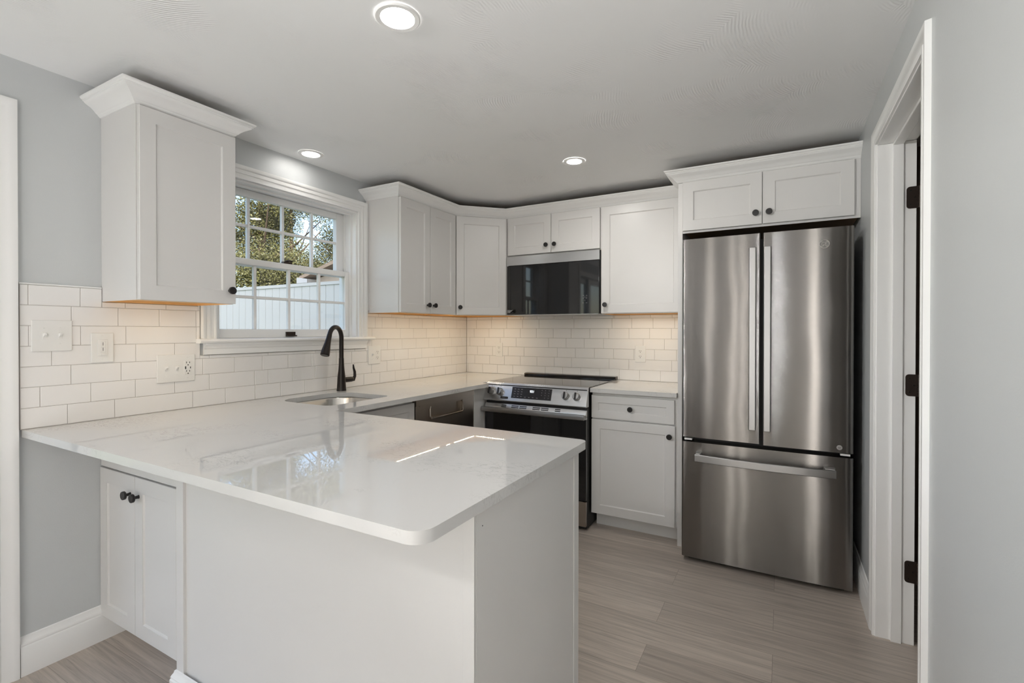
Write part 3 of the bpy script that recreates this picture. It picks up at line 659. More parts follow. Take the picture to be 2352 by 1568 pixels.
# ------------------------------------------------------------------ countertops
def rounded(poly, radii, seg=10):
    out = []; n = len(poly)
    for i in range(n):
        p = Vector(poly[i]); r = radii[i]
        if r <= 0: out.append((p.x, p.y)); continue
        a = (Vector(poly[i - 1]) - p).normalized(); c = (Vector(poly[(i + 1) % n]) - p).normalized()
        ang = math.acos(max(-1, min(1, a.dot(c)))); d = r / math.tan(ang / 2); cen = p + (a + c).normalized() * (r / math.sin(ang / 2))
        s0 = p + a * d - cen; s1 = p + c * d - cen; a0 = math.atan2(s0.y, s0.x); a1 = math.atan2(s1.y, s1.x)
        da = (a1 - a0 + PI) % (2 * PI) - PI
        for k in range(seg + 1):
            t = a0 + da * k / seg; out.append((cen.x + r * math.cos(t), cen.y + r * math.sin(t)))
    return out
def slab_mesh(name, outer, hole, z0, z1, m, label, bev=0.005):
    bm = bmesh.new()
    def loop(pts, z): 
        vs = [bm.verts.new((x, y, z)) for x, y in pts]
        return vs, [bm.edges.new((vs[i], vs[(i + 1) % len(vs)])) for i in range(len(vs))]
    rings = []
    for z in (z0, z1):
        vo, eo = loop(outer, z); es = list(eo); vh = None
        if hole: vh, eh = loop(hole, z); es += eh
        bmesh.ops.triangle_fill(bm, use_beauty=True, use_dissolve=False, edges=es)
        rings.append((vo, vh))
    for k in (0, 1):
        a, c = rings[0][k], rings[1][k]
        if not a: continue
        for i in range(len(a)):
            j = (i + 1) % len(a); bm.faces.new((a[i], a[j], c[j], c[i]))
    bmesh.ops.recalc_face_normals(bm, faces=bm.faces)
    me = bpy.data.meshes.new(name); bm.to_mesh(me); bm.free(); me.materials.append(M_[m])
    for p in me.polygons: p.use_smooth = True
    me.set_sharp_from_angle(angle=math.radians(32))
    o = bpy.data.objects.new(name, me); C.objects.link(o)
    bv = o.modifiers.new('bevel', 'BEVEL'); bv.width = bev; bv.segments = 4; bv.limit_method = 'ANGLE'; bv.angle_limit = math.radians(40); bv.harden_normals = True
    return tag(o, label, 'countertop')
SX0, SX1, SY0, SY1 = 0.135, 0.535, -1.965, -1.535
hole = rounded([(SX0, SY0), (SX1, SY0), (SX1, SY1), (SX0, SY1)], [0.10, 0.05, 0.05, 0.12], 12)
outer = rounded([(0.0015, -0.0015), (0.0015, -2.914), (1.895, -2.914), (1.895, -2.044), (0.668, -2.044), (0.668, -0.696), (0.616, -0.696), (0.616, -0.0015)],
                [0, 0.004, 0.042, 0.028, 0.006, 0.006, 0, 0])
slab_mesh('countertop', outer, hole, ZB, ZC, 'quartz', 'white veined quartz counter wrapping from the range along the window wall onto the peninsula')
outer = rounded([(1.388, -0.0015), (1.388, -0.626), (1.9265, -0.626), (1.9265, -0.0015)], [0, 0.004, 0, 0])
slab_mesh('countertop', outer, None, ZB, ZC, 'quartz', 'short white quartz counter between the range and the refrigerator panel')

# ------------------------------------------------------------------ sink and faucet
sk = thing('sink', 'undermount stainless steel sink set in the counter below the window', 'sink', (0.335, -1.75, 0.70))
b = B(); g = 0.004
prof = []
def rr(inset, z, rs):
    return [Vector((x, y, z)) for x, y in rounded([(SX0 - g + inset, SY0 - g + inset), (SX1 + g - inset, SY0 - g + inset), (SX1 + g - inset, SY1 + g - inset), (SX0 - g + inset, SY1 + g - inset)], rs, 12)]
L = [rr(-0.02, ZB - 0.0015, [0.11, 0.06, 0.06, 0.13]), rr(0.0, ZB - 0.0015, [0.10, 0.05, 0.05, 0.12]), rr(0.004, ZB - 0.010, [0.10, 0.05, 0.05, 0.12]), rr(0.010, 0.735, [0.095, 0.05, 0.05, 0.115]), rr(0.022, 0.708, [0.085, 0.045, 0.045, 0.105]), rr(0.05, 0.698, [0.07, 0.03, 0.03, 0.09]), rr(0.16, 0.695, [0.03, 0.01, 0.01, 0.03])]
n = len(L[0])
for q in L: b.v += q
for i in range(len(L) - 1):
    for k in range(n): b.f.append((i * n + k, i * n + (k + 1) % n, (i + 1) * n + (k + 1) % n, (i + 1) * n + k))
b.f.append(tuple(range((len(L) - 1) * n, len(L) * n)))
obj('basin', b, 'sink', sk)
b = B(); b.lathe([(0.045, 0.6985), (0.043, 0.7005), (0.034, 0.7005), (0.032, 0.6975), (0.004, 0.6975)], lambda x, y, h: Vector((0.335 + x, -1.75 + y, h)), 24); obj('drain', b, 'chrome', sk)

fx, fy = 0.098, -1.500
fa = thing('faucet', 'dark bronze gooseneck pull-down faucet behind the sink', 'faucet', (fx, fy, ZC))
dv = Vector((0.3, -0.95, 0)).normalized()
b = B(); b.lathe([(0.029, ZC), (0.029, ZC + 0.004), (0.0275, ZC + 0.012), (0.0255, ZC + 0.045), (0.0235, ZC + 0.085), (0.0185, ZC + 0.125), (0.0155, ZC + 0.165), (0.0145, ZC + 0.20)], lambda x, y, h: Vector((fx + x, fy + y, h)), 24)
obj('body', b, 'bronze', fa)
ra = 0.066; zt = 1.238; pth = [Vector((fx, fy, ZC + 0.19)), Vector((fx, fy, 1.16))]
for k in range(0, 19):
    a = PI * k / 18 * 0.90
    pth.append(Vector((fx, fy, zt)) + dv * (ra - ra * math.cos(a)) + Vector((0, 0, ra * math.sin(a) * 1.0)))
e = pth[-1]; ed = (pth[-1] - pth[-2]).normalized()
b = B().tube(pth, 0.0135, 16); obj('spout', b, 'bronze', fa)
b = B().tube([e - ed * 0.001, e + ed * 0.022, e + ed * 0.058, e + ed * 0.100, e + ed * 0.126, e + ed * 0.130], [0.0142, 0.0150, 0.0185, 0.0245, 0.0265, 0.023], 20); obj('spray_head', b, 'bronze', fa)
b = B(); hz = 0.978; b.tube([(fx, fy + 0.015, hz), (fx + 0.002, fy + 0.05, hz), (fx + 0.003, fy + 0.078, hz), (fx + 0.003, fy + 0.086, hz)], [0.0165, 0.0165, 0.0165, 0.013], 18)
obj('valve', b, 'bronze', fa)
b = B(); b.tube([(fx + 0.003, fy + 0.074, hz - 0.006), (fx + 0.003, fy + 0.092, hz - 0.004), (fx + 0.003, fy + 0.104, hz + 0.018), (fx + 0.003, fy + 0.103, hz + 0.045), (fx + 0.003, fy + 0.094, hz + 0.070), (fx + 0.003, fy + 0.091, hz + 0.092)], [0.010, 0.012, 0.0095, 0.0085, 0.0065, 0.0035], 12, sx=1.0); obj('lever', b, 'bronze', fa)

# ------------------------------------------------------------------ dishwasher
dw = thing('dishwasher', 'stainless dishwasher with a pocket handle between sink cabinet and corner', 'dishwasher', (0.3, -1.11, 0))
obj('tub', B().box(0.03, 0.585, -1.414, -0.807, 0.10, 0.872), 'case', dw)
y0, y1, z0, z1 = -1.4145, -0.8065, 0.118, 0.876; hy0, hy1, hz0, hz1 = -1.285, -0.940, 0.752, 0.822
b = B()
for a in ((y0, hy0, z0, z1), (hy1, y1, z0, z1), (hy0, hy1, z0, hz0), (hy0, hy1, hz1, z1)): b.fbox(FX, *a, 0.587, 0.612)
b.fbox(FX, hy0 - 0.001, hy1 + 0.001, hz0 - 0.001, hz1 + 0.001, 0.585, 0.590)
b.fbox(FX, y0, y1, 0.842, z1, 0.612, 0.616)
pn = obj('door', b, 'steeld', dw)
b = B(); b.tube([FX(hy0 + 0.01, hz1, 0.612), FX(hy0, hz1 - 0.012, 0.614), FX(hy0, hz0 + 0.014, 0.616), FX(hy0 + 0.014, hz0, 0.617), FX(hy1 - 0.014, hz0, 0.617), FX(hy1, hz0 + 0.014, 0.616), FX(hy1, hz1 - 0.012, 0.614), FX(hy1 - 0.01, hz1, 0.612)], 0.0065, 10)
b.fbox(FX, y0 + 0.03, y1 - 0.03, 0.8385, 0.8420, 0.612, 0.6165)
obj('pocket_handle', b, 'steeld', dw)
obj('kick_plate', B().box(0.52, 0.54, -1.414, -0.807, 0.0, 0.112), 'case', dw)

# ------------------------------------------------------------------ range
rg = thing('range', 'stainless slide-in electric range with black glass cooktop and oven door', 'stove', (1.0, -0.35, 0))
RX0, RX1 = 0.622, 1.384
obj('body', B().box(RX0 + 0.004, RX1 - 0.004, -0.655, -0.012, 0.012, 0.905), 'case', rg)
obj('cooktop', B().box(RX0, RX1, -0.640, -0.062, 0.906, 0.920), 'cooktop', rg, bev=0.002)
b = B(); b.prism([(-0.062, 0.915), (-0.064, 0.930), (-0.058, 0.937), (-0.014, 0.940), (-0.0135, 0.915)], RX0 - 0.004, RX1 + 0.004, lambda p, t: Vector((t, p[0], p[1])))
obj('rear_vent_rail', b, 'cooktop', rg, bev=0.001)
# slanted control panel: frame along its face
pa, pb_ = Vector((0, -0.650, 0.912)), Vector((0, -0.690, 0.800))
dn = (pa - pb_).normalized(); nn = Vector((0, -dn.z, dn.y)); nn = nn if nn.y < 0 else -nn
FC = lambda u, v, nrm: Vector((u, 0, 0)) + pb_ + dn * v + nn * nrm
HC = (pa - pb_).length
b = B(); b.prism([(-0.638, 0.9205), (-0.646, 0.9195), (-0.650, 0.912), (-0.690, 0.800), (-0.686, 0.794), (-0.640, 0.794)], RX0 - 0.003, RX1 + 0.003, lambda p, t: Vector((t, p[0], p[1])))
cp = obj('control_panel', b, 'steelr', rg, bev=0.0015)
dsp = obj('display', B().fbox(FC, 0.838, 1.138, 0.022, 0.100, 0.0002, 0.0016), 'panel', cp)
text_mesh('clock_digits', '921', 0.023, FC, 0.993, 0.074, 0.0018, 'digit', dsp)
b = B()
for i in range(3):
    for j in range(4):
        u = 0.862 + i * 0.026; v = 0.086 - j * 0.017; obj('key_mark', B().fbox(FC, u - 0.006, u + 0.006, v - 0.0014, v + 0.0014, 0.0016, 0.0019), 'glyph', dsp)
for i in range(3):
    for j in range(4):
        if j == 3 and i == 0: continue
        u = 1.066 + i * 0.026; v = 0.088 - j * 0.017; obj('key_mark', B().fbox(FC, u - 0.0016, u + 0.0016, v - 0.0024, v + 0.0024, 0.0016, 0.0019), 'glyph', dsp)
for u in (0.945, 0.975, 1.004, 1.035): obj('key_mark', B().fbox(FC, u - 0.006, u + 0.006, 0.032, 0.0345, 0.0016, 0.0019), 'glyph', dsp)
for u in (0.672, 0.744, 1.240, 1.316):
    b = B(); v = 0.060; b.lathe([(0.026, 0.0), (0.026, 0.004), (0.0235, 0.007), (0.0225, 0.026), (0.0205, 0.029), (0.001, 0.0295)], lambda x, y, h: FC(u + x, v + y, 0.0005 + h), 28)
    k = obj('burner_knob', b, 'steelh', cp)
    b = B(); b.fbox(FC, u - 0.0055, u + 0.0055, v - 0.0225, v + 0.0225, 0.026, 0.037); obj('grip', b, 'panel', k, bev=0.0015)
    b = B(); b.fbox(FC, u - 0.0012, u + 0.0012, v + 0.036, v + 0.041, 0.0004, 0.0008); obj('mark', b, 'slot', cp)
b = B(); b.fbox(FC, 0.757, 0.812, 0.014, 0.028, 0.004, 0.0048); hg = obj('hang_tag', b, 'slot', rg, label='small black tag hanging from a burner knob')
b = B(); b.fbox(FC, 0.768, 0.790, 0.020, 0.0215, 0.0048, 0.0051); obj('tag_print', b, 'glyph', hg)
# oven door: stainless top band with vents, black glass below
dy = -0.676
dob = B(); dob.box(RX0 + 0.002, RX1 - 0.002, dy, -0.657, 0.196, 0.716); od = obj('oven_door', dob, 'bglass', rg, bev=0.002)
b = B(); b.prism([(-0.657, 0.774), (-0.668, 0.774), (dy - 0.008, 0.746), (dy - 0.008, 0.716), (-0.657, 0.716)], RX0 + 0.002, RX1 - 0.002, lambda p, t: Vector((t, p[0], p[1])))
bd = obj('top_band', b, 'steelr', od)
va = Vector((0, -0.668, 0.774)); vb = Vector((0, dy - 0.008, 0.746)); vd = (va - vb).normalized(); vn = Vector((0, -vd.z, vd.y)); vn = vn if vn.y < 0 else -vn
FV = lambda u, v, nrm: Vector((u, 0, 0)) + vb + vd * v + vn * nrm
b = B()
for (u0, u1) in ((0.758, 0.796), (0.838, 0.893), (0.901, 0.955), (1.001, 1.056), (1.064, 1.118), (1.166, 1.204)):
    for v in (0.007, 0.019): obj('vent_slot', B().fbox(FV, u0, u1, v, v + 0.006, 0.0001, 0.0006), 'slot', bd)
b = B(); b.prism([(-0.718, 0.718), (-0.726, 0.721), (-0.729, 0.735), (-0.727, 0.750), (-0.718, 0.753), (-0.712, 0.750), (-0.712, 0.721)], RX0 - 0.001, RX1 + 0.001, lambda p, t: Vector((t, p[0], p[1])))
for x0 in (RX0 + 0.002, RX1 - 0.030): b.box(x0, x0 + 0.028, -0.714, dy - 0.004, 0.720, 0.746)
obj('oven_handle', b, 'steelh', od, bev=0.001)
obj('oven_window', B().box(0.70, 1.305, dy - 0.0012, dy + 0.001, 0.30, 0.60), 'cooktop', od)
obj('storage_drawer', B().box(RX0 + 0.002, RX1 - 0.002, dy, -0.657, 0.030, 0.188), 'steeld', rg, bev=0.002)
for x in (RX0 + 0.05, RX1 - 0.05): b = B(); b.lathe([(0.016, 0.0), (0.016, 0.014)], lambda xx, yy, h: Vector((x + xx, -0.60 + yy, h)), 12); obj('foot', b, 'case', rg)

# ------------------------------------------------------------------ microwave
mw = thing('microwave', 'over-the-range microwave with black glass front and stainless top strip', 'microwave', (0.97, -0.16, 1.406))
MX0, MX1 = 0.5985, 1.3495; MZ0, MZ1 = 1.4065, 1.8555; MF = 0.318
obj('case', B().box(MX0 + 0.003, MX1 - 0.002, -(MF - 0.02), -0.002, MZ0 + 0.002, MZ1), 'case', mw)
obj('top_strip', B().fbox(FY, MX0, MX1 - 0.004, 1.786, MZ1, MF - 0.022, MF), 'steelr', mw, bev=0.0015)
gd = obj('door', B().fbox(FY, MX0, MX1 - 0.006, MZ0, 1.783, MF - 0.022, MF - 0.001), 'bglass', mw, bev=0.0015)
b = B()
for u, v, wd in ((1.222, 1.535, .010), (1.246, 1.535, .010), (1.222, 1.522, .008), (1.234, 1.522, .008), (1.246, 1.522, .008), (1.222, 1.514, .008), (1.246, 1.514, .008), (1.234, 1.500, .008), (1.220, 1.482, .008), (1.246, 1.482, .010)):
    obj('key_mark', B().fbox(FY, u, u + wd, v, v + 0.0030, MF - 0.001, MF - 0.0006), 'glyph', gd)
b = B()
for k, wd in enumerate((0.046, 0.038, 0.028, 0.024)): b.fbox(FY, MX0 + 0.004, MX0 + 0.004 + wd, 1.440 - k * 0.006, 1.4418 - k * 0.006, MF - 0.001, MF - 0.0005)
obj('sticker_print', b, 'plast', gd)
# small swoosh mark on the strip
b = B(); cx_, cz_ = 0.938, 1.822
b.tube([FY(cx_ + 0.020 * math.cos(a) * (0.6 + 0.12 * a), cz_ + 0.006 * math.sin(a) - 0.002 * a, MF + 0.0003) for a in [0.5 + i * 0.35 for i in range(15)]], 0.0008, 6)
obj('emblem', b, 'chrome', mw)
obj('bottom_grille', B().box(MX0 + 0.02, MX1 - 0.02, -0.29, -0.02, MZ0 - 0.0035, MZ0 + 0.001), 'steelr', mw)

# ------------------------------------------------------------------ refrigerator
rf = thing('refrigerator', 'stainless french-door refrigerator with a bottom freezer drawer', 'refrigerator', (2.38, -0.4, 0))
GX0, GX1, GF = 1.981, 2.7725, 0.769
obj('case', B().box(GX0 + 0.004, GX1 - 0.004, -0.685, -0.03, 0.02, 1.775), 'case', rf)
def bowed(name, x0, x1, z0, z1, rl, rr_, parent, th=0.075):
    """door skin: nearly flat face rolled back at its two vertical edges"""
    pts = []
    for k in range(9):
        a = PI / 2 * k / 8; pts.append((x0 + rl - rl * math.cos(a), GF - rl * 0.55 + rl * 0.55 * math.sin(a)))
    for k in range(1, 8):
        t = k / 8; pts.append((x0 + rl + (x1 - rr_ - x0 - rl) * t, GF))
    for k in range(9):
        a = PI / 2 * k / 8; pts.append((x1 - rr_ + rr_ * math.sin(a), GF - rr_ * 0.55 + rr_ * 0.55 * math.cos(a)))
    # bow the sheet gently outward
    xm, hw = (GX0 + GX1) / 2, (GX1 - GX0) / 2
    pts = [(x, n - 0.006 * ((x - xm) / hw) ** 2) for x, n in pts]
    pts = pts + [(x1, GF - th), (x0, GF - th)]
    b = B(); b.prism(pts, z0, z1, lambda p, t: Vector((p[0], -p[1], t)))
    return obj(name, b, 'steel', parent)
dl = bowed('door', GX0, 2.3695, 0.694, 1.792, 0.011, 0.006, rf)
drr = bowed('door', 2.3835, GX1, 0.690, 1.792, 0.006, 0.011, rf)
fz = bowed('freezer_drawer', GX0, GX1, 0.026, 0.668, 0.011, 0.011, rf)
def vhandle(x0, x1, parent):
    b = B(); z0, z1 = 0.772, 1.713
    prof = [(x0, GF + 0.044), (x0 + 0.004, GF + 0.048), (x1 - 0.004, GF + 0.048), (x1, GF + 0.044), (x1 - 0.002, GF + 0.034), (x0 + 0.002, GF + 0.034)]
    b.prism(prof, z0, z1, lambda p, t: Vector((p[0], -p[1], t)))
    for za, zb in ((z0 + 0.004, z0 + 0.040), (z1 - 0.040, z1 - 0.004)): b.fbox(FY, x0 + 0.004, x1 - 0.004, za, zb, GF - 0.001, GF + 0.036)
    return obj('handle', b, 'steelh', parent, bev=0.001)
vhandle(2.318, 2.353, dl); vhandle(2.386, 2.421, drr)
b = B(); n = 24; hx0, hx1 = 2.056, 2.700; zc = 0.592; ring_ = []
for i in range(n + 1):
    t = i / n; x = hx0 + (hx1 - hx0) * t; bow = GF + 0.036 + 0.020 * (1 - (2 * t - 1) ** 2)
    ring_.append([FY(x, zc - 0.021, bow + 0.004), FY(x, zc - 0.018, bow + 0.010), FY(x, zc + 0.018, bow + 0.010), FY(x, zc + 0.021, bow + 0.004), FY(x, zc + 0.018, bow - 0.004), FY(x, zc - 0.018, bow - 0.004)])
vs = [p for r in ring_ for p in r]; fs = [(i * 6 + k, i * 6 + (k + 1) % 6, (i + 1) * 6 + (k + 1) % 6, (i + 1) * 6 + k) for i in range(n) for k in range(6)] + [tuple(range(6)), tuple(range(n * 6, n * 6 + 6))]
b.add(vs, fs)
for x0, x1 in ((hx0, hx0 + 0.030), (hx1 - 0.050, hx1)): b.prism([(x0, GF - 0.004), (x0 + 0.004, GF + 0.038), (x1 - 0.004, GF + 0.040), (x1, GF - 0.004)], zc - 0.016, zc + 0.024, lambda p, t: Vector((p[0], -p[1], t)))
obj('handle', b, 'steelh', fz, bev=0.0015)
for hx in (GX0 + 0.012, GX1 - 0.052):
    b = B(); b.box(hx, hx + 0.040, -0.756, -0.70, 0.676, 0.685); obj('hinge_cover', b, 'plast', rf)
b = B(); b.box(GX0 + 0.03, GX1 - 0.03, -0.72, -0.685, 0.004, 0.024)
for x in (GX0 + 0.06, GX1 - 0.06): b.lathe([(0.018, 0), (0.018, 0.02)], lambda xx, yy, h: Vector((x + xx, -0.66 + yy, h)), 12)
obj('base_grille', b, 'case', rf)
# round monogram badge with script curls
bu, bv_, bn = 2.650, 1.712, GF - 0.0030
b = B(); b.lathe([(0.0222, 0), (0.0222, 0.0022), (0.0205, 0.0026), (0.0195, 0.0014), (0.001, 0.0014)], lambda x, y, h: FY(bu + x, bv_ + y, bn + h), 32)
bg_ = obj('badge', b, 'badged', drr)
b = B()
b.tube([FY(bu + 0.0205 * math.cos(a), bv_ + 0.0205 * math.sin(a), bn + 0.0026) for a in [2 * PI * k / 40 for k in range(41)]], 0.0011, 6)
gp = [(-0.0005, 0.0075), (-0.0045, 0.0095), (-0.0095, 0.0065), (-0.0115, 0.0), (-0.0085, -0.0065), (-0.0035, -0.0065), (-0.0020, -0.0015), (-0.0060, -0.0005), (-0.0020, -0.0015), (-0.0030, -0.0100), (-0.0080, -0.0115)]
ep = [(0.0105, 0.0060), (0.0065, 0.0095), (0.0025, 0.0065), (0.0055, 0.0015), (0.0085, 0.0010), (0.0040, -0.0005), (0.0020, -0.0055), (0.0060, -0.0095), (0.0115, -0.0050)]
for pp in (gp, ep): b.tube([FY(bu + x, bv_ + y, bn + 0.0024) for x, y in pp], 0.0010, 6)
for k in range(4):
    a = PI / 2 * k + PI / 4; b.tube([FY(bu + 0.0165 * math.cos(a + t), bv_ + 0.0165 * math.sin(a + t), bn + 0.0024) for t in (-0.35, -0.15, 0.1, 0.3)], [0.0004, 0.0010, 0.0010, 0.0004], 6)
obj('monogram', b, 'badge', bg_)
b = B(); b.lathe([(0.012, 0), (0.012, 0.0008), (0.001, 0.001)], lambda x, y, h: FY(2.716 + x, 0.716 + y, GF - 0.0042 + h), 24)
st = obj('sticker', b, 'steelh', drr)
b = B(); b.fbox(FY, 2.709, 2.723, 0.7170, 0.7185, GF - 0.0034, GF - 0.0030); b.fbox(FY, 2.711, 2.721, 0.7125, 0.7140, GF - 0.0034, GF - 0.0030); obj('sticker_print', b, 'slot', st)

# ------------------------------------------------------------------ switches and outlets
def plate(fr, u0, u1, v0, v1, name, label, cat, devices, n=0.0082):
    t = thing(name, label, cat, fr((u0 + u1) / 2, (v0 + v1) / 2, n))
    obj('cover_plate', B().fbox(fr, u0, u1, v0, v1, n, n + 0.006), 'plast', t, bev=0.0025)
    s = n + 0.006; vc = (v0 + v1) / 2
    scr = []
    class SB:
        def lathe(self, *a): q = B(); q.lathe(*a); scr.append(q)
    SC = SB()
    for kind, uc in devices:
        if kind == 'toggle':
            b = B(); b.fbox(fr, uc - 0.0055, uc + 0.0055, vc - 0.0125, vc + 0.0125, s - 0.0005, s + 0.0012)
            P = [fr(uc + a, vc + bb, s + c) for a, bb, c in ((-.0045, -.006, .001), (.0045, -.006, .001), (.0045, .008, .001), (-.0045, .008, .001), (-.0035, .004, .014), (.0035, .004, .014), (.0035, .011, .012), (-.0035, .011, .012))]
            b.add(P, [(0, 3, 2, 1), (4, 5, 6, 7), (0, 1, 5, 4), (1, 2, 6, 5), (2, 3, 7, 6), (3, 0, 4, 7)])
            obj('toggle', b, 'plast', t, bev=0.0006)
            for dv_ in (-0.030, 0.030): SC.lathe([(0.0032, 0), (0.0028, 0.0010), (0.0008, 0.0012)], lambda x, y, h: fr(uc + x, vc + dv_ + y, s + h), 10)
        elif kind == 'outlet':
            for sg in (-1, 1):
                c = vc + sg * 0.0195
                b = B(); pts = [(0.0168 * math.cos(a), max(-0.0132, min(0.0132, 0.0168 * math.sin(a)))) for a in [2 * PI * k / 28 for k in range(28)]]
                b.prism(pts, s - 0.0005, s + 0.0016, lambda p, q: fr(uc + p[0], c + p[1], q)); r = obj('receptacle', b, 'plast', t)
                b = B(); q0, q1 = s + 0.0016, s + 0.0019
                b.fbox(fr, uc - 0.0075, uc - 0.0052, c - 0.001, c + 0.0075, q0, q1); b.fbox(fr, uc + 0.0052, uc + 0.0075, c - 0.001, c + 0.0065, q0, q1)
                b.lathe([(0.0026, 0), (0.0026, 0.0003)], lambda x, y, h: fr(uc + x, c - 0.0075 + y, q0 + h), 10); obj('socket_slot', b, 'slot', r)
            SC.lathe([(0.0030, 0), (0.0026, 0.0010), (0.0008, 0.0012)], lambda x, y, h: fr(uc + x, vc + y, s + h), 10)
        elif kind == 'usb':
            b = B(); b.fbox(fr, uc - 0.0168, uc + 0.0168, vc - 0.0335, vc + 0.0335, s - 0.0005, s + 0.0014); r = obj('receptacle', b, 'plast', t, bev=0.0008)
            b = B(); q0, q1 = s + 0.0014, s + 0.0018
            for c in (0.020, -0.020):
                b.fbox(fr, uc - 0.0078, uc - 0.0052, c + vc, c + vc + 0.0085, q0, q1); b.fbox(fr, uc + 0.0052, uc + 0.0078, c + vc, c + vc + 0.0075, q0, q1)
                b.lathe([(0.0028, 0), (0.0028, 0.0004)], lambda x, y, h: fr(uc + x, vc + c - 0.0075 + y, q0 + h), 10)
            b.fbox(fr, uc - 0.0135, uc - 0.0085, vc - 0.007, vc + 0.006, q0, q1); b.fbox(fr, uc + 0.0090, uc + 0.0125, vc - 0.005, vc + 0.004, q0, q1)
            obj('socket_slot', b, 'slot', r)
            for dv_ in (-0.0475, 0.0475): SC.lathe([(0.0028, 0), (0.0024, 0.0010), (0.0008, 0.0012)], lambda x, y, h: fr(uc + x, vc + dv_ + y, s + h), 10)
        elif kind == 'dimmer':
            b = B(); b.fbox(fr, uc - 0.0168, uc + 0.0168, vc - 0.0335, vc + 0.0335, s - 0.0005, s + 0.0020); r = obj('dimmer_body', b, 'plast', t, bev=0.0008)
            b = B(); b.fbox(fr, uc - 0.0085, uc + 0.0085, vc + 0.003, vc + 0.026, s + 0.002, s + 0.004); b.fbox(fr, uc - 0.0085, uc + 0.0085, vc - 0.020, vc + 0.002, s + 0.002, s + 0.004); b.fbox(fr, uc - 0.005, uc + 0.011, vc - 0.031, vc - 0.024, s + 0.002, s + 0.0042)
            obj('rocker', b, 'plast', r, bev=0.0008)
            b = B(); b.fbox(fr, uc - 0.0008, uc + 0.0008, vc + 0.009, vc + 0.022, s + 0.004, s + 0.0043); b.fbox(fr, uc - 0.0008, uc + 0.0008, vc - 0.013, vc + 0.000, s + 0.004, s + 0.0043); obj('slot_line', b, 'slot', r)
            for dv_ in (-0.0475, 0.0475): SC.lathe([(0.0028, 0), (0.0024, 0.0010), (0.0008, 0.0012)], lambda x, y, h: fr(uc + x, vc + dv_ + y, s + h), 10)
    for q in scr: obj('screw', q, 'plast', t)
    return t
plate(FX, -2.888, -2.768, 1.203, 1.322, 'light_switch', 'white double toggle switch plate nearest the door casing on the left', 'switch', [('toggle', -2.851), ('toggle', -2.805)])
plate(FX, -2.708, -2.632, 1.151, 1.273, 'dimmer_switch', 'white dimmer switch plate under the left wall cabinet', 'switch', [('dimmer', -2.670)])
plate(FX, -2.471, -2.309, 1.045, 1.172, 'switch_outlet_plate', 'wide white plate with two toggles and a USB outlet left of the window sill', 'switch', [('toggle', -2.434), ('toggle', -2.389), ('usb', -2.341)])
plate(FX, -1.194, -1.079, 1.053, 1.178, 'switch_outlet_plate', 'white plate with one toggle and one outlet right of the window sill', 'switch', [('toggle', -1.158), ('outlet', -1.110)])
plate(FY, 0.313, 0.382, 1.062, 1.180, 'wall_outlet', 'white outlet plate on the back wall left of the range', 'outlet', [('outlet', 0.3475)])
plate(FY, 1.519, 1.596, 1.052, 1.174, 'wall_outlet', 'white outlet plate on the back wall right of the range', 'outlet', [('outlet', 1.5575)])

# ------------------------------------------------------------------ ceiling lights
def downlight(x, y, label, r=0.070, m='lamp'):
    t = thing('recessed_light', label, 'ceiling light', (x, y, CEIL), 'recessed ceiling lights')
    b = B(); b.lathe([(r, CEIL - 0.0005), (r, CEIL - 0.003), (r - 0.004, CEIL - 0.0065), (r - 0.018, CEIL - 0.0055), (r - 0.020, CEIL - 0.0035)], lambda xx, yy, h: Vector((x + xx, y + yy, h)), 40, caps=False)
    obj('trim_ring', b, 'trim', t)
    b = B(); b.lathe([(r - 0.020, CEIL - 0.0034), (r - 0.021, CEIL - 0.0038), (0.001, CEIL - 0.0042)], lambda xx, yy, h: Vector((x + xx, y + yy, h)), 40)
    obj('diffuser', b, m, t)
downlight(1.395, -2.425, 'lit round recessed light nearest the camera, above the peninsula', 0.072, 'lamp4')
downlight(0.142, -1.755, 'lit round recessed light above the window by the left wall', 0.066, 'lamp3')
downlight(1.400, -0.930, 'lit round recessed light above the floor between range and refrigerator', 0.062)
for x, y, s in ((0.9, -4.3, 'near the patio door'), (2.0, -4.9, 'in the middle of the dining room'), (0.9, -6.0, 'by the front window, patio side'), (2.1, -6.2, 'by the front window, right side')):
    downlight(x, y, 'lit round recessed light ' + s + ' behind the camera', 0.085, 'lamp2')

downlight(3.7, -1.0, 'added lit round recessed light in the hall beyond the door on the right', 0.06, 'lamp3')  # unseen lamp, added to lift the dark gap at the hall door

# ------------------------------------------------------------------ under-cabinet LED strips
def strip(p0, p1, label, n):
    p0, p1 = Vector(p0), Vector(p1); d = p1 - p0; u = d.normalized(); s = Vector((-u.y, u.x, 0))
    t = thing('under_cabinet_light', label, 'light strip', (p0 + p1) / 2, 'under-cabinet light strips')
    b = B(); P = [p0 - s * .006, p1 - s * .006, p1 + s * .006, p0 + s * .006]
    b.add([Vector((q.x, q.y, z)) for z in (1.4100, 1.4118) for q in P], [(0, 3, 2, 1), (4, 5, 6, 7), (0, 1, 5, 4), (1, 2, 6, 5), (2, 3, 7, 6), (3, 0, 4, 7)])
    obj('tape', b, 'plast', t)
    b = B(); a = 0.0032
    for k in range(n):
        c = p0 + d * ((k + .5) / n); b.add([c + Vector((-a, -a, 1.4095 - c.z)), c + Vector((a, -a, 1.4095 - c.z)), c + Vector((a, a, 1.4095 - c.z)), c + Vector((-a, a, 1.4095 - c.z))], [(0, 3, 2, 1)])
    obj('diodes', b, 'led', t)['kind'] = 'stuff'
strip((0.235, -2.62, 0), (0.235, -2.34, 0), 'warm light strip under the wall cabinet left of the window', 17)
strip((0.250, -1.18, 0), (0.250, -0.72, 0), 'warm light strip under the two-door cabinet right of the window', 28)
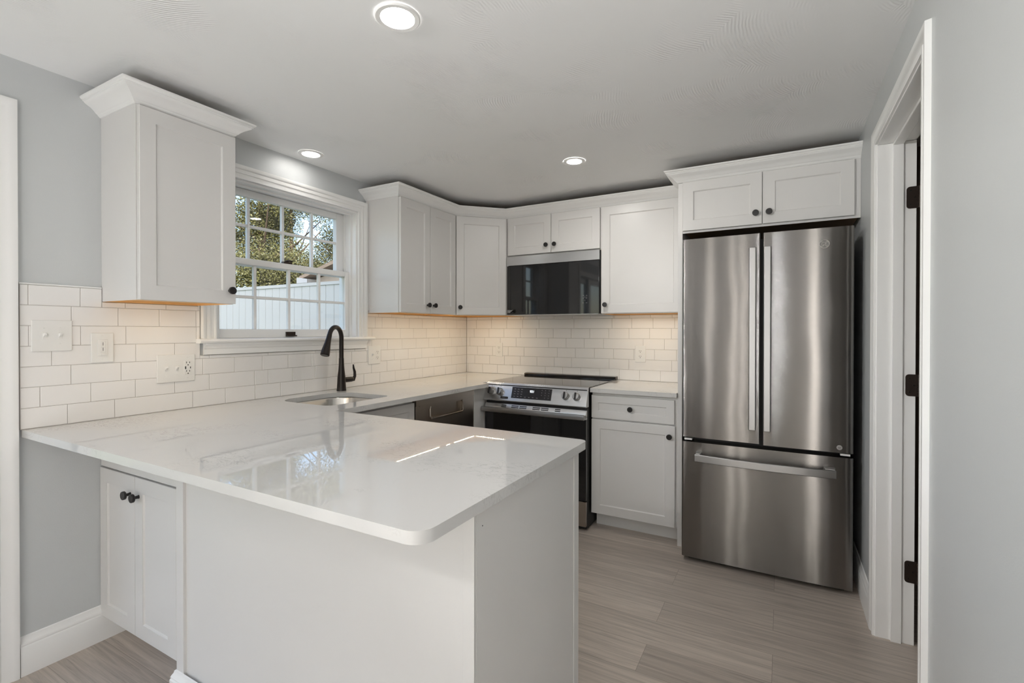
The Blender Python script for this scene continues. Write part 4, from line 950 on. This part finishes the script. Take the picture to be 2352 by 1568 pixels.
strip((0.260, -0.650, 0), (0.260, -0.275, 0), 'warm light strip under the angled corner cabinet', 22)
strip((0.275, -0.265, 0), (0.560, -0.265, 0), 'warm light strip under the corner cabinet beside the microwave', 17)
strip((1.42, -0.235, 0), (1.86, -0.235, 0), 'warm light strip under the cabinet between microwave and refrigerator', 27)

# unseen fill lights added to brighten the ceiling, shaped as floor uplighters
for x, y, s_, lm in ((0.50, -4.25, 'by the patio door', 'fill_uplamp2'), (2.45, -4.9, 'in the middle of the dining room', 'fill_uplamp')):
    t = thing('added_fill_uplight', 'added fill light, a round black uplighter on the floor ' + s_ + ' behind the camera', 'lamp', (x, y, 0))
    b = B(); b.lathe([(0.12, 0.0), (0.12, 0.30), (0.112, 0.30), (0.108, 0.27)], lambda xx, yy, h: Vector((x + xx, y + yy, h)), 28, caps=False); b.lathe([(0.12, 0.0), (0.001, 0.0)], lambda xx, yy, h: Vector((x + xx, y + yy, h)), 28, caps=False)
    obj('housing', b, 'black', t)
    b = B(); b.lathe([(0.107, 0.282), (0.001, 0.284)], lambda xx, yy, h: Vector((x + xx, y + yy, h)), 28); obj('lens', b, lm, t)
# unseen spot behind the camera, added to brighten the right-hand side of the kitchen
sx, sy_, sz = 0.75, -4.45, 2.08
t = thing('added_fill_spot', 'added fill light, a small black ceiling spotlight by the patio door behind the camera', 'lamp', (sx, sy_, CEIL))
aim = (Vector((2.85, -1.6, 1.70)) - Vector((sx, sy_, sz))).normalized(); sp = Vector((sx, sy_, sz))
b = B(); b.tube([(sx, sy_, CEIL), (sx, sy_, sz + 0.03)], 0.01, 10); b.lathe([(0.05, CEIL - 0.015), (0.05, CEIL - 0.0005)], lambda x, y, h: Vector((sx + x, sy_ + y, h)), 20); obj('stem', b, 'black', t)
b = B().tube([sp - aim * 0.16, sp - aim * 0.155, sp - aim * 0.01], [0.03, 0.055, 0.060], 20); obj('housing', b, 'black', t)
ld = bpy.data.lights.new('fill_spot', 'SPOT'); ld.energy = SPOT; ld.spot_size = math.radians(70); ld.spot_blend = 1.0; ld.shadow_soft_size = 0.055; ld.color = (1.0, 0.99, 0.97)
lo_ = bpy.data.objects.new('fill_spot', ld); C.objects.link(lo_); lo_.location = sp + aim * 0.06; lo_.rotation_euler = (-aim).to_track_quat('Z', 'Y').to_euler()
# unseen glowing columns, added to put upright streaks in the refrigerator steel
for x, y, r, lab in ((1.38, -5.5, 0.035, 'nearest the patio door'), (1.76, -5.5, 0.030, 'second from the patio door'), (1.93, -5.5, 0.022, 'third from the patio door'), (3.02, -5.5, 0.08, 'broad, farthest from the patio door')):
    t = thing('added_streak_column', 'tall lit column added for refrigerator streaks, ' + lab + ' behind the camera', 'lamp', (x, y, 0))
    b = B(); b.lathe([(r + 0.07, 0.0), (r + 0.07, 0.02), (r, 0.03)], lambda xx, yy, h: Vector((x + xx, y + yy, h)), 24); obj('base', b, 'bronze', t)
    b = B(); b.lathe([(r * 0.9, 0.031), (r, 0.05), (r, 1.93), (r * 0.8, 1.95)], lambda xx, yy, h: Vector((x + xx, y + yy, h)), 20); obj('shade', b, 'streak_glow', t)

# ------------------------------------------------------------------ outside the window
pt = obj('patio', B().box(-0.16, 9, -16, YS - WT - 0.01, -0.10, -0.02), 'bounce_slab'); pt['kind'] = 'structure'  # unseen pale slab, added to bounce sunlight up onto the ceiling
lw = obj('lawn', B().box(-40, -0.16, -30, 40, -0.12, -0.10), 'lawn'); lw['kind'] = 'structure'
FN = 0.62
fe = thing('fence', 'white vertical-board privacy fence outside the kitchen window', 'fence', (-4.5, FN, -0.1))
b = B(); x = -0.75; k = 0
while x > -10.0:
    b.box(x - 0.148, x, FN, FN + 0.022 + 0.003 * (k % 2), -0.05, 1.86 + 0.0); x -= 0.152; k += 1
obj('board_panel', b, 'vinyl', fe, bev=0.004)
b = B(); b.box(-10, -0.75, FN - 0.012, FN + 0.04, 1.86, 1.90); b.box(-10, -0.75, FN - 0.004, FN + 0.04, -0.05, 0.05); obj('rail', b, 'vinyl', fe)
for px in (-0.68, -3.12, -5.56, -8.0): obj('post', B().box(px - 0.06, px + 0.06, FN + 0.02, FN + 0.14, -0.1, 1.88), 'vinyl', fe)
sh = thing('shed', 'tan shed with a low roof and white eave behind the fence', 'shed', (-3.0, 2.4, -0.1))
sy0, sy1 = 1.70, 3.1
b = B(); b.prism([(-4.10, -0.1), (-4.10, 2.10), (-3.0, 2.36), (-1.9, 2.10), (-1.9, -0.1)], sy0, sy1, lambda p, t: Vector((p[0], t, p[1]))); obj('wall', b, 'shedwall', sh)
b = B(); b.prism([(-4.32, 2.10), (-3.0, 2.44), (-1.68, 2.10), (-1.68, 2.15), (-3.0, 2.50), (-4.32, 2.15)], sy0 - 0.14, sy1 + 0.1, lambda p, t: Vector((p[0], t, p[1]))); obj('roof', b, 'shingle', sh)
b = B(); b.prism([(-4.35, 2.04), (-4.10, 2.04), (-4.10, 2.10), (-4.30, 2.13), (-4.35, 2.13)], sy0 - 0.16, sy1 + 0.1, lambda p, t: Vector((p[0], t, p[1]))); obj('fascia', b, 'vinyl', sh)
rnd = random.Random(11)
def tree(x, y, h, r, nl, label, m, ls=0.10):
    t = thing('tree', label, 'tree', (x, y, -0.1), 'trees beyond the fence')
    tr = B(); tr.tube([(x, y, -0.1), (x + .05, y, h * .3), (x - .08, y + .05, h * .65), (x, y, h * .9)], [0.11, 0.09, 0.06, 0.02], 10)
    for k in range(6):
        a = rnd.uniform(0, 2 * PI); z0 = h * rnd.uniform(.3, .6); tr.tube([(x, y, z0), (x + r * .4 * math.cos(a), y + r * .4 * math.sin(a), z0 + .5), (x + r * .7 * math.cos(a), y + r * .7 * math.sin(a), z0 + 1.1)], [0.035, 0.022, 0.010], 6)
    obj('trunk', tr, 'bark', t)
    blobs = []
    for k in range(26):
        a = rnd.uniform(0, 2 * PI); q = rnd.uniform(0.08, 0.60) * r; blobs.append((Vector((x + q * math.cos(a), y + q * math.sin(a), rnd.uniform(h * .22, h * .95))), r * rnd.uniform(.30, .40)))
    rg = np.random.default_rng(int(abs(x * 100) + abs(y * 10)))
    k = rg.integers(0, len(blobs), nl); cen = np.array([tuple(q[0]) for q in blobs])[k]; br = np.array([q[1] for q in blobs])[k]
    def unit(a): return a / np.linalg.norm(a, axis=1, keepdims=True)
    p = cen + unit(rg.normal(size=(nl, 3))) * (br * rg.random(nl) ** .4)[:, None] - np.array([x, y, -0.1])
    u = unit(rg.normal(size=(nl, 3)) * np.array([1, 1, .6])); v = unit(np.cross(u, rg.normal(size=(nl, 3))))
    sz = (ls * rg.uniform(.6, 1.3, nl))[:, None]
    q = np.stack([p - u * sz, p - u * sz * .2 + v * sz * .5, p + u * sz, p - u * sz * .2 - v * sz * .5], axis=1).reshape(-1, 3)
    me = bpy.data.meshes.new('foliage'); me.vertices.add(nl * 4); me.vertices.foreach_set('co', q.ravel())
    me.loops.add(nl * 4); me.loops.foreach_set('vertex_index', np.arange(nl * 4, dtype=np.int32)); me.polygons.add(nl); me.polygons.foreach_set('loop_start', np.arange(0, nl * 4, 4, dtype=np.int32))
    me.update(calc_edges=True); me.materials.append(M_[m])
    o = bpy.data.objects.new('foliage', me); C.objects.link(o); o.parent = t
for i, (x, y, h, r, m, lab) in enumerate(((-7.4, 2.95, 6.0, 1.8, 'leaf', 'leafy tree beyond the fence seen at the left of the window'), (-4.4, 5.1, 5.6, 1.6, 'leaf2', 'leafy tree beyond the shed seen at the right of the window'), (-8.5, 6.8, 6.6, 1.8, 'leaf', 'leafy tree beyond the fence behind the right half of the window'), (-12.4, 7.4, 8.0, 1.85, 'leaf', 'dense leafy tree far back at the middle of the window'), (-12.5, 3.4, 6.6, 1.9, 'leaf2', 'leafy tree farther back at the far left of the window'), (-5.1, 8.9, 6.8, 1.8, 'leaf', 'tall leafy tree farthest back at the right of the window'))):
    tree(x, y, h, r, 90000, lab, m, 0.026)
